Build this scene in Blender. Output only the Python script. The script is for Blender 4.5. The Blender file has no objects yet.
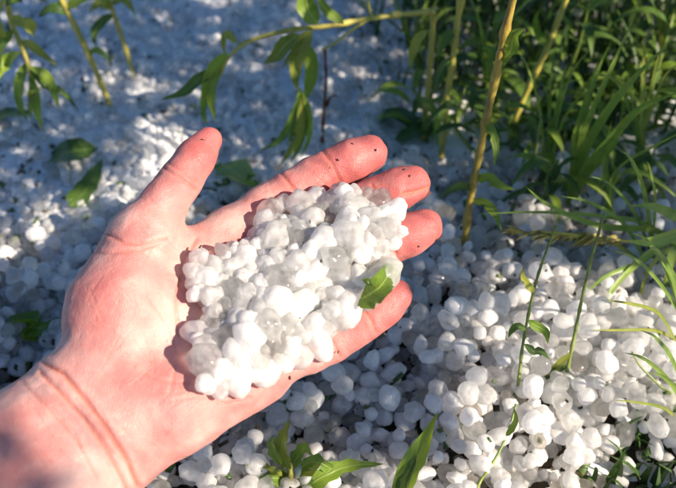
import bpy, math, random
import numpy as np
from mathutils import Vector
from mathutils.bvhtree import BVHTree

random.seed(7)
rng = np.random.default_rng(7)
SC = bpy.context.scene
COL = SC.collection

# ------------------------------------------------------------------ camera
W0, H0, F = 676.0, 488.0, 900.0
CAM_H = 0.38
PITCH = math.radians(42.0)
cam_d = bpy.data.cameras.new('camera')
cam = bpy.data.objects.new('camera', cam_d)
COL.objects.link(cam)
cam.location = (0, 0, CAM_H)
cam.rotation_euler = (math.pi / 2 - PITCH, 0, 0)
cam_d.sensor_width = 36.0
cam_d.lens = 36.0 * F / W0
cam_d.clip_start = 0.01
cam_d.clip_end = 200
cam_d.dof.use_dof = True
cam_d.dof.focus_distance = 0.40
cam_d.dof.aperture_fstop = 10.0
SC.camera = cam

# ------------------------------------------------------------------ light
SUN_EL, SUN_AZ = math.radians(33), math.radians(57)      # azimuth to the right of straight behind the camera
SUN = Vector((math.cos(SUN_EL) * math.sin(SUN_AZ), -math.cos(SUN_EL) * math.cos(SUN_AZ), math.sin(SUN_EL)))
world = bpy.data.worlds.new('World')
SC.world = world
world.use_nodes = True
wn = world.node_tree
sky = wn.nodes.new('ShaderNodeTexSky')
sky.sky_type = 'NISHITA'
sky.sun_disc = False
sky.ozone_density = 8.0
sky.air_density = 1.2
sky.dust_density = 0.5
sky.sun_elevation = SUN_EL
sky.sun_rotation = math.atan2(SUN.x, SUN.y)
bg = wn.nodes['Background']
bg.inputs['Strength'].default_value = 0.07
wn.links.new(sky.outputs[0], bg.inputs['Color'])
sun_d = bpy.data.lights.new('sun', 'SUN')
sun_d.energy = 5.0
sun_d.angle = math.radians(0.5)
sun_d.color = (1.0, 0.85, 0.68)
sun = bpy.data.objects.new('sun', sun_d)
COL.objects.link(sun)
sun.rotation_euler = (-SUN).to_track_quat('-Z', 'Y').to_euler()

SC.view_settings.view_transform = 'Standard'
SC.view_settings.look = 'None'
SC.view_settings.gamma = 1
SC.view_settings.exposure = 0.98
SC.view_settings.use_curve_mapping = False
SC.render.engine = 'CYCLES'
SC.cycles.use_denoising = True
SC.cycles.max_bounces = 12
SC.cycles.transmission_bounces = 10
SC.cycles.diffuse_bounces = 5
SC.cycles.use_adaptive_sampling = True
SC.cycles.adaptive_threshold = 0.03
SC.cycles.transparent_max_bounces = 8

# ------------------------------------------------------------------ pixel helpers
CP, SP = math.cos(PITCH), math.sin(PITCH)
FWD = np.array([0, CP, -SP]); UP = np.array([0, SP, CP]); RIGHT = np.array([1.0, 0, 0])
CAMP = np.array([0, 0, CAM_H])
def ray(px, py):
    d = FWD + RIGHT * ((px - W0 / 2) / F) + UP * (-(py - H0 / 2) / F)
    return d / np.linalg.norm(d)
def ground_pt(px, py, z=0.012):
    d = ray(px, py); t = (z - CAM_H) / d[2]
    return CAMP + d * t
def at(px, py, Y):
    """the point seen at a pixel that stands Y metres in front of the camera"""
    d = ray(px, py); return CAMP + d * (Y / d[1])
def project(p):
    q = np.asarray(p) - CAMP
    z = q @ FWD
    return W0 / 2 + F * (q @ RIGHT) / z, H0 / 2 - F * (q @ UP) / z, z

# ------------------------------------------------------------------ object helpers
def mesh_obj(name, verts, faces, mat, parent=None, smooth=True, uv=None):
    me = bpy.data.meshes.new(name)
    me.from_pydata([tuple(v) for v in verts], [], faces)
    if smooth:
        me.polygons.foreach_set('use_smooth', [True] * len(me.polygons))
    if uv is not None:
        l = me.uv_layers.new(name='UVMap')
        vi = np.empty(len(me.loops), dtype=np.int32); me.loops.foreach_get('vertex_index', vi)
        l.data.foreach_set('uv', np.asarray(uv, dtype=np.float32)[vi].ravel())
    me.materials.append(mat)
    o = bpy.data.objects.new(name, me)
    COL.objects.link(o)
    if parent is not None:
        o.parent = parent
        o.matrix_parent_inverse = parent.matrix_basis.inverted()
    return o
def np_mesh(name, v, f, mat, attr=None, smooth=True):
    """v (n,3), f (m,k) arrays -> one mesh object, quickly"""
    me = bpy.data.meshes.new(name)
    n, m, k = len(v), len(f), f.shape[1]
    me.vertices.add(n); me.vertices.foreach_set('co', v.astype(np.float32).ravel())
    me.loops.add(m * k); me.loops.foreach_set('vertex_index', f.astype(np.int32).ravel())
    me.polygons.add(m); me.polygons.foreach_set('loop_start', np.arange(0, m * k, k, dtype=np.int32))
    me.update(calc_edges=True)
    if smooth: me.polygons.foreach_set('use_smooth', np.ones(m, dtype=bool))
    for an, (typ, data) in (attr or {}).items():
        a = me.attributes.new(an, typ, 'POINT')
        a.data.foreach_set('color' if typ == 'FLOAT_COLOR' else 'value', data.astype(np.float32).ravel())
    me.materials.append(mat)
    o = bpy.data.objects.new(name, me)
    COL.objects.link(o)
    return o
def tag(o, label=None, cat=None, group=None, kind=None):
    if label: o['label'] = label
    if cat: o['category'] = cat
    if group: o['group'] = group
    if kind: o['kind'] = kind
    return o
def empty(name, loc):
    o = bpy.data.objects.new(name, None); COL.objects.link(o); o.location = tuple(loc)
    o.empty_display_size = 0.01
    return o

# value noise in numpy
_perm = np.random.default_rng(3).random((64, 64, 64)).astype(np.float32)
def vnoise(p):
    p = np.asarray(p, dtype=np.float64)
    i = np.floor(p).astype(int); f = p - i; f = f * f * (3 - 2 * f)
    i0 = i % 64; i1 = (i + 1) % 64
    X, Y, Z = f[..., 0], f[..., 1], f[..., 2]
    g = lambda a, b, c: _perm[a[..., 0], b[..., 1], c[..., 2]]
    c00 = g(i0, i0, i0) * (1 - X) + g(i1, i0, i0) * X
    c10 = g(i0, i1, i0) * (1 - X) + g(i1, i1, i0) * X
    c01 = g(i0, i0, i1) * (1 - X) + g(i1, i0, i1) * X
    c11 = g(i0, i1, i1) * (1 - X) + g(i1, i1, i1) * X
    return ((c00 * (1 - Y) + c10 * Y) * (1 - Z) + (c01 * (1 - Y) + c11 * Y) * Z) * 2 - 1
def vnoise2(x, y, s=1.0, off=0.0):
    return vnoise(np.stack([x * s + off, y * s + off * 1.7, np.zeros_like(x) + off], -1))

# ------------------------------------------------------------------ materials
def new_mat(name):
    m = bpy.data.materials.new(name); m.use_nodes = True
    nt = m.node_tree
    return m, nt, nt.nodes['Principled BSDF'], nt.nodes['Material Output']
def node(nt, typ, **kw):
    n = nt.nodes.new(typ)
    for k, v in kw.items():
        if k in n.inputs: n.inputs[k].default_value = v
        else: setattr(n, k, v)
    return n
def ramp(nt, stops):
    r = nt.nodes.new('ShaderNodeValToRGB'); cr = r.color_ramp
    while len(cr.elements) < len(stops): cr.elements.new(0.5)
    for e, (p, c) in zip(cr.elements, stops): e.position = p; e.color = (*c, 1)
    return r

def mat_skin():
    m, nt, b, out = new_mat('skin')
    L = nt.links.new
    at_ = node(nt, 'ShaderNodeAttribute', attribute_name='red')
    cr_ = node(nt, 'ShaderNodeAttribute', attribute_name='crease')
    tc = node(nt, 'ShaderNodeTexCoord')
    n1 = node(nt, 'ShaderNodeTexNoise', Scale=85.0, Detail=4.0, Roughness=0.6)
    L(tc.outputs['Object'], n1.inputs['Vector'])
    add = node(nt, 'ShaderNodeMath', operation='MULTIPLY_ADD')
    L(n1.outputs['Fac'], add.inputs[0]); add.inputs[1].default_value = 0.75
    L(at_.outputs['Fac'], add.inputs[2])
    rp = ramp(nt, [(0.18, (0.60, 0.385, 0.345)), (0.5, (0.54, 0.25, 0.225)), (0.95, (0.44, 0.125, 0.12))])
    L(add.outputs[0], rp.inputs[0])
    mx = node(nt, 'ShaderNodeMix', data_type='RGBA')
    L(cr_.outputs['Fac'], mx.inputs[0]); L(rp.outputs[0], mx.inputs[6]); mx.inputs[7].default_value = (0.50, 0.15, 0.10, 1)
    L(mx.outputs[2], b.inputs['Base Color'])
    b.inputs['Subsurface Weight'].default_value = 0.5
    b.inputs['Subsurface Radius'].default_value = (1.0, 0.35, 0.2)
    b.inputs['Subsurface Scale'].default_value = 0.004
    b.inputs['IOR'].default_value = 1.4
    n3 = node(nt, 'ShaderNodeTexNoise', Scale=60.0, Detail=2.0)
    L(tc.outputs['Object'], n3.inputs['Vector'])
    rr = node(nt, 'ShaderNodeMapRange'); L(n3.outputs['Fac'], rr.inputs[0])
    rr.inputs[3].default_value = 0.26; rr.inputs[4].default_value = 0.66
    b.inputs['Specular IOR Level'].default_value = 0.35
    L(rr.outputs[0], b.inputs['Roughness'])
    vo = node(nt, 'ShaderNodeTexVoronoi', feature='DISTANCE_TO_EDGE', Scale=900.0)
    L(tc.outputs['Object'], vo.inputs['Vector'])
    n2 = node(nt, 'ShaderNodeTexNoise', Scale=420.0, Detail=4.0)
    L(tc.outputs['Object'], n2.inputs['Vector'])
    ad = node(nt, 'ShaderNodeMath', operation='ADD'); L(vo.outputs['Distance'], ad.inputs[0]); L(n2.outputs['Fac'], ad.inputs[1])
    bp = node(nt, 'ShaderNodeBump', Strength=0.45, Distance=0.0006)
    L(ad.outputs[0], bp.inputs['Height']); L(bp.outputs[0], b.inputs['Normal'])
    return m

def mat_nail():
    m, nt, b, out = new_mat('nail')
    b.inputs['Base Color'].default_value = (0.72, 0.45, 0.38, 1)
    b.inputs['Roughness'].default_value = 0.25
    return m

def mat_hail(name='hail_ice', sss=True):
    """milky ice: light scatters through it; some stones are nearly clear"""
    m, nt, b, out = new_mat(name)
    L = nt.links.new
    t = node(nt, 'ShaderNodeAttribute', attribute_name='tint')
    geo = node(nt, 'ShaderNodeNewGeometry')
    rp = ramp(nt, [(0.0, (0.965, 0.96, 0.95)), (0.6, (0.95, 0.948, 0.942)), (0.85, (0.93, 0.93, 0.92)), (1.0, (0.90, 0.86, 0.80))])
    L(t.outputs['Fac'], rp.inputs[0]); L(rp.outputs[0], b.inputs['Base Color'])
    b.inputs['IOR'].default_value = 1.31
    b.inputs['Roughness'].default_value = 0.09
    if sss:
        b.inputs['Subsurface Weight'].default_value = 0.6
        b.inputs['Subsurface Radius'].default_value = (1, 1, 1)
        b.inputs['Subsurface Scale'].default_value = 0.005
    n0 = node(nt, 'ShaderNodeTexNoise', Scale=260.0, Detail=2.0, Roughness=0.6)
    L(geo.outputs['Position'], n0.inputs['Vector'])
    ad = node(nt, 'ShaderNodeMath', operation='MULTIPLY_ADD'); L(n0.outputs['Fac'], ad.inputs[0]); ad.inputs[1].default_value = 0.8; L(t.outputs['Fac'], ad.inputs[2])
    tr = node(nt, 'ShaderNodeMapRange'); L(ad.outputs[0], tr.inputs[0])
    tr.inputs[1].default_value = 0.40; tr.inputs[2].default_value = 1.20
    tr.inputs[3].default_value = 0.15; tr.inputs[4].default_value = 0.95
    L(tr.outputs[0], b.inputs['Transmission Weight'])
    n = node(nt, 'ShaderNodeTexNoise', Scale=380.0, Detail=3.0)
    L(geo.outputs['Position'], n.inputs['Vector'])
    bp = node(nt, 'ShaderNodeBump', Strength=0.4, Distance=0.001)
    L(n.outputs['Fac'], bp.inputs['Height']); L(bp.outputs[0], b.inputs['Normal'])
    tl = node(nt, 'ShaderNodeBsdfTranslucent'); L(rp.outputs[0], tl.inputs['Color'])
    ms = node(nt, 'ShaderNodeMixShader'); ms.inputs[0].default_value = 0.42
    L(b.outputs[0], ms.inputs[1]); L(tl.outputs[0], ms.inputs[2]); L(ms.outputs[0], out.inputs[0])
    return m

def mat_soil():
    m, nt, b, out = new_mat('soil')
    L = nt.links.new
    tc = node(nt, 'ShaderNodeTexCoord')
    n = node(nt, 'ShaderNodeTexNoise', Scale=60.0, Detail=8.0, Roughness=0.7)
    L(tc.outputs['Object'], n.inputs['Vector'])
    rp = ramp(nt, [(0.25, (0.012, 0.009, 0.005)), (0.5, (0.045, 0.034, 0.018)), (0.75, (0.12, 0.09, 0.05))])
    L(n.outputs['Fac'], rp.inputs[0]); L(rp.outputs[0], b.inputs['Base Color'])
    b.inputs['Roughness'].default_value = 0.85
    bp = node(nt, 'ShaderNodeBump', Strength=0.8, Distance=0.004)
    L(n.outputs['Fac'], bp.inputs['Height']); L(bp.outputs[0], b.inputs['Normal'])
    return m

def mat_slush():
    m, nt, b, out = new_mat('slush')
    L = nt.links.new
    tc = node(nt, 'ShaderNodeTexCoord')
    n = node(nt, 'ShaderNodeTexNoise', Scale=45.0, Detail=6.0, Roughness=0.65)
    L(tc.outputs['Object'], n.inputs['Vector'])
    rp = ramp(nt, [(0.32, (0.34, 0.33, 0.30)), (0.46, (0.66, 0.68, 0.69)), (0.68, (0.83, 0.85, 0.87))])
    L(n.outputs['Fac'], rp.inputs[0]); L(rp.outputs[0], b.inputs['Base Color'])
    b.inputs['Roughness'].default_value = 0.35
    v = node(nt, 'ShaderNodeTexVoronoi', Scale=190.0)
    L(tc.outputs['Object'], v.inputs['Vector'])
    bp = node(nt, 'ShaderNodeBump', Strength=0.7, Distance=0.003, invert=True)
    L(v.outputs['Distance'], bp.inputs['Height']); L(bp.outputs[0], b.inputs['Normal'])
    return m

def mat_leaf(name, c1, c2, vein, translucency=0.35, rough=0.38, dry=None):
    m, nt, b, out = new_mat(name)
    L = nt.links.new
    uv = node(nt, 'ShaderNodeUVMap')
    sep = node(nt, 'ShaderNodeSeparateXYZ'); L(uv.outputs[0], sep.inputs[0])
    tc = node(nt, 'ShaderNodeTexCoord')
    oi = node(nt, 'ShaderNodeObjectInfo')
    n = node(nt, 'ShaderNodeTexNoise', Scale=120.0, Detail=4.0)
    L(tc.outputs['Object'], n.inputs['Vector'])
    ad = node(nt, 'ShaderNodeMath', operation='MULTIPLY_ADD'); L(oi.outputs['Random'], ad.inputs[0]); ad.inputs[1].default_value = 0.5
    L(n.outputs['Fac'], ad.inputs[2])
    stops = [(0.35, c1), (0.95, c2)]
    if dry: stops = [(0.3, c1), (0.8, c2), (1.0, dry)]
    rp = ramp(nt, stops); L(ad.outputs[0], rp.inputs[0])
    # midrib and side veins from the blade's own u,v
    a = node(nt, 'ShaderNodeMath', operation='SUBTRACT'); L(sep.outputs[0], a.inputs[0]); a.inputs[1].default_value = 0.5
    ab = node(nt, 'ShaderNodeMath', operation='ABSOLUTE'); L(a.outputs[0], ab.inputs[0])
    sv = node(nt, 'ShaderNodeMath', operation='MULTIPLY_ADD'); L(ab.outputs[0], sv.inputs[0]); sv.inputs[1].default_value = -0.6; L(sep.outputs[1], sv.inputs[2])
    fr = node(nt, 'ShaderNodeMath', operation='MULTIPLY'); L(sv.outputs[0], fr.inputs[0]); fr.inputs[1].default_value = 55.0
    sn = node(nt, 'ShaderNodeMath', operation='SINE'); L(fr.outputs[0], sn.inputs[0])
    gt = node(nt, 'ShaderNodeMapRange'); L(sn.outputs[0], gt.inputs[0]); gt.inputs[1].default_value = 0.8; gt.inputs[2].default_value = 1.0; gt.inputs[4].default_value = 0.35
    mid = node(nt, 'ShaderNodeMapRange'); L(ab.outputs[0], mid.inputs[0]); mid.inputs[1].default_value = 0.02; mid.inputs[2].default_value = 0.07; mid.inputs[3].default_value = 0.8; mid.inputs[4].default_value = 0.0
    mxv = node(nt, 'ShaderNodeMath', operation='MAXIMUM'); L(gt.outputs[0], mxv.inputs[0]); L(mid.outputs[0], mxv.inputs[1])
    mx = node(nt, 'ShaderNodeMix', data_type='RGBA'); L(mxv.outputs[0], mx.inputs[0]); L(rp.outputs[0], mx.inputs[6]); mx.inputs[7].default_value = (*vein, 1)
    L(mx.outputs[2], b.inputs['Base Color'])
    b.inputs['Roughness'].default_value = rough
    bp = node(nt, 'ShaderNodeBump', Strength=0.4, Distance=0.0008); L(mxv.outputs[0], bp.inputs['Height']); L(bp.outputs[0], b.inputs['Normal'])
    tl = node(nt, 'ShaderNodeBsdfTranslucent'); 
    br = node(nt, 'ShaderNodeMix', data_type='RGBA', blend_type='MULTIPLY'); br.inputs[0].default_value = 1; L(mx.outputs[2], br.inputs[6]); br.inputs[7].default_value = (1.0, 1.0, 0.5, 1)
    L(br.outputs[2], tl.inputs['Color'])
    ms = node(nt, 'ShaderNodeMixShader'); ms.inputs[0].default_value = translucency
    L(b.outputs[0], ms.inputs[1]); L(tl.outputs[0], ms.inputs[2]); L(ms.outputs[0], out.inputs[0])
    return m

def mat_stem(name, c1, c2, c3):
    m, nt, b, out = new_mat(name)
    L = nt.links.new
    tc = node(nt, 'ShaderNodeTexCoord')
    mp = node(nt, 'ShaderNodeMapping'); L(tc.outputs['Object'], mp.inputs[0]); mp.inputs['Scale'].default_value = (1, 1, 0.25)
    n = node(nt, 'ShaderNodeTexNoise', Scale=220.0, Detail=5.0, Roughness=0.7); L(mp.outputs[0], n.inputs['Vector'])
    rp = ramp(nt, [(0.3, c1), (0.55, c2), (0.72, c3)]); L(n.outputs['Fac'], rp.inputs[0])
    L(rp.outputs[0], b.inputs['Base Color']); b.inputs['Roughness'].default_value = 0.45
    bp = node(nt, 'ShaderNodeBump', Strength=0.4, Distance=0.001); L(n.outputs['Fac'], bp.inputs['Height']); L(bp.outputs[0], b.inputs['Normal'])
    return m

M_SKIN, M_NAIL, M_HAIL, M_SOIL, M_SLUSH = mat_skin(), mat_nail(), mat_hail(), mat_soil(), mat_slush()
M_HAIL_F = mat_hail('hail_ice_fine', False)
M_LEAF = mat_leaf('leaf_green', (0.10, 0.21, 0.025), (0.29, 0.41, 0.055), (0.38, 0.50, 0.13), 0.46)
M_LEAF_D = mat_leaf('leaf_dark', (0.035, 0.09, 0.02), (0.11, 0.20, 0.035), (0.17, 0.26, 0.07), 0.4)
M_LEAF_Y = mat_leaf('leaf_yellowish', (0.14, 0.22, 0.03), (0.36, 0.38, 0.06), (0.42, 0.44, 0.14), 0.4)
M_GRASS = mat_leaf('grass_green', (0.09, 0.20, 0.03), (0.28, 0.40, 0.07), (0.22, 0.32, 0.08), 0.35)
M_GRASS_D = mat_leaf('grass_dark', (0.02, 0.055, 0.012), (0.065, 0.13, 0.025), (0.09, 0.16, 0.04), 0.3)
M_STEM_Y = mat_stem('stem_yellow', (0.26, 0.27, 0.04), (0.52, 0.45, 0.09), (0.36, 0.22, 0.05))
M_STEM_B = mat_stem('stem_brown', (0.16, 0.09, 0.02), (0.42, 0.32, 0.06), (0.24, 0.11, 0.03))
M_STEM_G = mat_stem('stem_green', (0.08, 0.15, 0.02), (0.20, 0.26, 0.05), (0.30, 0.30, 0.08))
M_STEM_R = mat_stem('stem_red', (0.10, 0.03, 0.015), (0.20, 0.06, 0.03), (0.16, 0.08, 0.04))
M_SEED = mat_stem('seed_husk', (0.14, 0.10, 0.02), (0.46, 0.38, 0.10), (0.62, 0.54, 0.24))
M_DEBRIS = mat_stem('plant_bits', (0.015, 0.02, 0.008), (0.05, 0.04, 0.02), (0.12, 0.07, 0.03))

# ------------------------------------------------------------------ ground
GX0, GX1, GY0, GY1 = -0.85, 0.85, 0.08, 1.25
def soil_h(x, y):
    h = 0.004 * vnoise2(x, y, 14, 2.3) + 0.0025 * vnoise2(x, y, 40, 5.1)
    gx, gy = ground_pt(590, 330)[:2]
    h = h + 0.018 * np.exp(-(((x - gx) / 0.10) ** 2 + ((y - gy) / 0.055) ** 2))
    gx, gy = ground_pt(470, 350)[:2]
    h = h + 0.012 * np.exp(-(((x - gx) / 0.07) ** 2 + ((y - gy) / 0.06) ** 2))
    gx, gy = ground_pt(640, 480)[:2]
    h = h - 0.012 * np.exp(-(((x - gx) / 0.05) ** 2 + ((y - gy) / 0.03) ** 2))
    return h
HOLLOWS = [(*ground_pt(645, 488)[:2], 0.026), (*ground_pt(392, 352)[:2], 0.008), (*ground_pt(548, 470)[:2], 0.006), (*ground_pt(20, 395)[:2], 0.03)]
def slush_mask(x, y):
    """> 0 where melting small hail lies as a closed sheet"""
    n = 0.06 * vnoise2(x, y, 9, 8.2) + 0.03 * vnoise2(x, y, 26, 1.4)
    m = 0.06 + n * 0.7 - 0.6 * np.maximum(0, y - 0.70) * (x > -0.1) - np.maximum(0, x - 0.30)
    near = np.clip((0.42 + 0.25 * x - y) / 0.05, 0, 1)
    m = m * (1 - near) + near * (0.012 * vnoise2(x, y, 38, 2.2) + 0.010 * vnoise2(x, y, 85, 7.7) + 0.006)
    for bx, by, br in HOLLOWS:
        m = np.minimum(m, np.hypot(x - bx, y - by) - br + n * 0.3)
    return m

def grid_mesh(name, xs, ys, hf, mat, mask=None):
    X, Y = np.meshgrid(xs, ys, indexing='xy')
    Z = hf(X, Y)
    v = np.stack([X, Y, Z], -1).reshape(-1, 3)
    nx, ny = len(xs), len(ys)
    i = np.arange(nx * ny).reshape(ny, nx)
    f = np.stack([i[:-1, :-1], i[:-1, 1:], i[1:, 1:], i[1:, :-1]], -1).reshape(-1, 4)
    if mask is not None:
        mk = mask(X, Y).reshape(-1)
        f = f[(mk[f] > 0).all(1)]
        used = np.unique(f); rem = -np.ones(len(v), int); rem[used] = np.arange(len(used))
        v, f = v[used], rem[f]
    return np_mesh(name, v, f, mat)

far = np.array([-60, -20, -8, -3, -1.5, -1.0])
xs = np.concatenate([far, np.arange(-0.85, 0.8501, 0.006), -far[::-1]])
ys = np.concatenate([far * 1.0, np.arange(-0.3, 1.4, 0.006), -far[::-1][1:] + 0.6])
ys = np.unique(ys)
ground = grid_mesh('ground', xs, ys, soil_h, M_SOIL)
tag(ground, kind='structure')
def slush_h(x, y):
    return soil_h(x, y) + np.clip(slush_mask(x, y), 0, 0.04) * 0.2 + 0.0015 * vnoise2(x, y, 60, 4) - 0.001
slush = grid_mesh('slush', np.arange(-0.85, 0.85, 0.004), np.arange(0.15, 1.25, 0.004), slush_h, M_SLUSH, slush_mask)
tag(slush, kind='structure')

# ------------------------------------------------------------------ hand
def nrm(a): return a / np.linalg.norm(a)
HN = nrm(np.array([0.20, -0.30, 0.93]))                 # palm normal
HC = CAMP + ray(270, 290) * 0.385                       # palm centre
def hand_pt(px, py, h):
    """pixel -> point h millimetres above the palm plane"""
    d = ray(px, py); t = ((HC - CAMP) @ HN + h * 0.001) / (d @ HN)
    return CAMP + d * t
HU = hand_pt(400, 225, 0) - hand_pt(90, 425, 0); HU = nrm(HU - HN * (HU @ HN))
HV = np.cross(HN, HU)                                   # towards the thumb
HB = np.stack([HU, HV, HN])
def loc(p): return HB @ (np.asarray(p) - HC)
def J(px, py, h, r): return loc(hand_pt(px, py, h)), r * 0.001

palm_chains = [
    # wrist to knuckles
    [J(112, 392, -14, 15), J(160, 318, -14, 13), J(232, 236, -11, 11.5)],
    [J(112, 398, -15, 15), J(180, 330, -16, 12.5), J(258, 268, -13, 12)],
    [J(112, 408, -15, 15), J(190, 360, -16, 12.5), J(268, 305, -13, 11.5)],
    [J(110, 420, -15, 15), J(190, 390, -14, 13), J(276, 352, -11, 11)],
    # thenar, hypothenar
    [J(104, 372, -13, 17), J(120, 310, -7, 19.5), J(142, 258, -4, 15)],
    [J(118, 428, -15, 16), J(170, 412, -11, 15.5), J(258, 374, -10, 12.5)],
    # web between thumb and index
    [J(146, 258, -8, 11), J(178, 262, -12, 10), J(220, 244, -11, 10)],
]
fore_chains = []
for s in (-1, 1):
    ch = []
    for (px, py, h, off, r) in [(118, 398, -15, 9, 17), (92, 424, -17, 10.5, 18.5), (40, 466, -16, 11, 19.5), (-60, 548, -8, 13, 23), (-210, 672, 4, 16, 28), (-330, 770, 10, 17, 30)]:
        c = loc(hand_pt(px, py, h)); ax = nrm(loc(hand_pt(60, 448, 0)) - loc(hand_pt(110, 405, 0)))
        sd = nrm(np.cross(ax, np.array([0, 0, 1.0])))
        ch.append((c + sd * off * 0.001 * s, r * 0.001))
    fore_chains.append(ch)
fingers = {
    'thumb': [J(128, 276, -4, 15), J(143, 234, 4, 12.6), J(165, 202, 8, 9.4), J(181, 180, 10, 9.1), J(195, 159, 12, 8.3), J(208, 141, 13, 6.3)],
    'index': [J(232, 236, -11, 11.5), J(266, 208, -9, 10.3), J(291, 193, -6, 9.7), J(314, 179, -3, 9.9), J(333, 169, 0, 9.2), J(351, 161, 3, 9.8), J(369, 153, 5, 8.7)],
    'middle': [J(258, 268, -13, 12), J(306, 238, -9, 10.4), J(338, 219, -4, 9.8), J(360, 206, 0, 9.8), J(380, 197, 4, 9.0), J(398, 189, 8, 9.5), J(413, 183, 11, 8.3)],
    'ring': [J(268, 305, -13, 11.5), J(314, 280, -8, 10), J(346, 264, -3, 9.4), J(370, 252, 1, 9.6), J(390, 243, 5, 8.8), J(408, 235, 9, 9.2), J(425, 227, 12, 8.1)],
    'pinky': [J(276, 352, -11, 11), J(308, 350, -8, 9.4), J(332, 340, -5, 8.9), J(350, 330, -2, 8.3), J(366, 320, 1, 8.2), J(383, 308, 4, 7.9), J(397, 296, 7, 7.0)],
}
def build_hand():
    allp = np.array([p for ch in palm_chains + fore_chains + list(fingers.values()) for p, r in ch])
    allr = np.array([r for ch in palm_chains + fore_chains + list(fingers.values()) for p, r in ch])
    lo = (allp - allr[:, None]).min(0) - 0.005; hi = (allp + allr[:, None]).max(0) + 0.005
    S = 0.0014
    dims = np.ceil((hi - lo) / S).astype(int) + 1
    ax = [np.arange(d, dtype=np.float32) * S + l for d, l in zip(dims, lo)]
    P = np.stack(np.meshgrid(*ax, indexing='ij'), -1).astype(np.float32)
    BIG = 0.02
    def seg(a, ra, b, rb, out):
        """tapered capsule, evaluated in its own box only"""
        l_ = np.minimum(a - ra, b - rb) - BIG; h_ = np.maximum(a + ra, b + rb) + BIG
        i0 = np.clip(((l_ - lo) / S).astype(int), 0, dims); i1 = np.clip(((h_ - lo) / S).astype(int) + 1, 0, dims)
        sl = tuple(slice(x, y) for x, y in zip(i0, i1))
        Q = P[sl] - a.astype(np.float32); ab = (b - a).astype(np.float32)
        t = np.clip((Q @ ab) / (ab @ ab), 0, 1)
        d = np.sqrt(((Q - t[..., None] * ab) ** 2).sum(-1)) - (ra + (rb - ra) * t)
        return sl, d
    def smin(a, b, k):
        h = np.maximum(k - np.abs(a - b), 0) / k
        return np.minimum(a, b) - h * h * k * 0.25
    def chain_field(chs, k):
        fld = np.full(dims, BIG, np.float32)
        for ch in chs:
            for (a, ra), (b, rb) in zip(ch[:-1], ch[1:]):
                sl, d = seg(a, ra, b, rb, fld)
                fld[sl] = smin(fld[sl], d, k)
        return fld
    palm = chain_field(palm_chains + fore_chains, 0.010)
    res = palm
    for nm, ch in fingers.items():
        fd = chain_field([ch], 0.0035)
        res = smin(res, smin(palm, fd, 0.010 if nm == 'thumb' else 0.007), 0.0012)
    # surface nets
    neg = res < 0
    c = [neg[i:dims[0] - 1 + i, j:dims[1] - 1 + j, k:dims[2] - 1 + k] for i in (0, 1) for j in (0, 1) for k in (0, 1)]
    cnt = sum(x.astype(np.int8) for x in c)
    act = (cnt > 0) & (cnt < 8)
    idx = -np.ones(act.shape, np.int32); cells = np.argwhere(act); idx[act] = np.arange(len(cells))
    acc = np.zeros((len(cells), 3)); num = np.zeros(len(cells))
    offs = [(i, j, k) for i in (0, 1) for j in (0, 1) for k in (0, 1)]
    for o1 in offs:
        for d in range(3):
            if o1[d]: continue
            o2 = list(o1); o2[d] = 1
            a = res[tuple((cells + o1).T)]; b = res[tuple((cells + o2).T)]
            cr = (a < 0) != (b < 0)
            t = np.where(cr, a / np.where(cr, a - b, 1), 0)
            pt = np.array(o1)[None] + np.eye(3)[d][None] * t[:, None]
            acc += np.where(cr[:, None], pt, 0); num += cr
    verts = (cells + acc / num[:, None]) * S + lo
    quads = []
    for d in range(3):
        a_, b_ = [(1, 2), (2, 0), (0, 1)][d]
        sh = np.array(res.shape)
        sl1 = [slice(1, s - 1) for s in sh]; sl1[d] = slice(0, sh[d] - 1); sl2 = list(sl1); sl2[d] = slice(1, sh[d])
        A, B = neg[tuple(sl1)], neg[tuple(sl2)]
        for flip in (False, True):
            e = np.argwhere((A & ~B) if not flip else (~A & B)) + np.array([0 if q == d else 1 for q in range(3)])
            da = np.eye(3, dtype=int)[a_]; db = np.eye(3, dtype=int)[b_]
            q = np.stack([idx[tuple((e - da - db).T)], idx[tuple((e - db).T)], idx[tuple(e.T)], idx[tuple((e - da).T)]], -1)
            quads.append(q if not flip else q[:, ::-1])
    return verts, np.concatenate(quads)

hv, hf = build_hand()
tmp = np_mesh('hand_base', hv, hf, M_SKIN)
sm = tmp.modifiers.new('smooth', 'SMOOTH'); sm.factor = 0.5; sm.iterations = 3
sb = tmp.modifiers.new('sub', 'SUBSURF'); sb.levels = 1; sb.render_levels = 1
dg = bpy.context.evaluated_depsgraph_get()
em = tmp.evaluated_get(dg).to_mesh()
nv = len(em.vertices)
co = np.empty(nv * 3, np.float32); em.vertices.foreach_get('co', co); co = co.reshape(-1, 3).astype(float)
no = np.empty(nv * 3, np.float32); em.vertex_normals.foreach_get('vector', no); no = no.reshape(-1, 3).astype(float)
fq = np.empty(len(em.loops), np.int32); em.loops.foreach_get('vertex_index', fq); fq = fq.reshape(-1, 4)
tmp.evaluated_get(dg).to_mesh_clear()
bpy.data.objects.remove(tmp)
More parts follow.
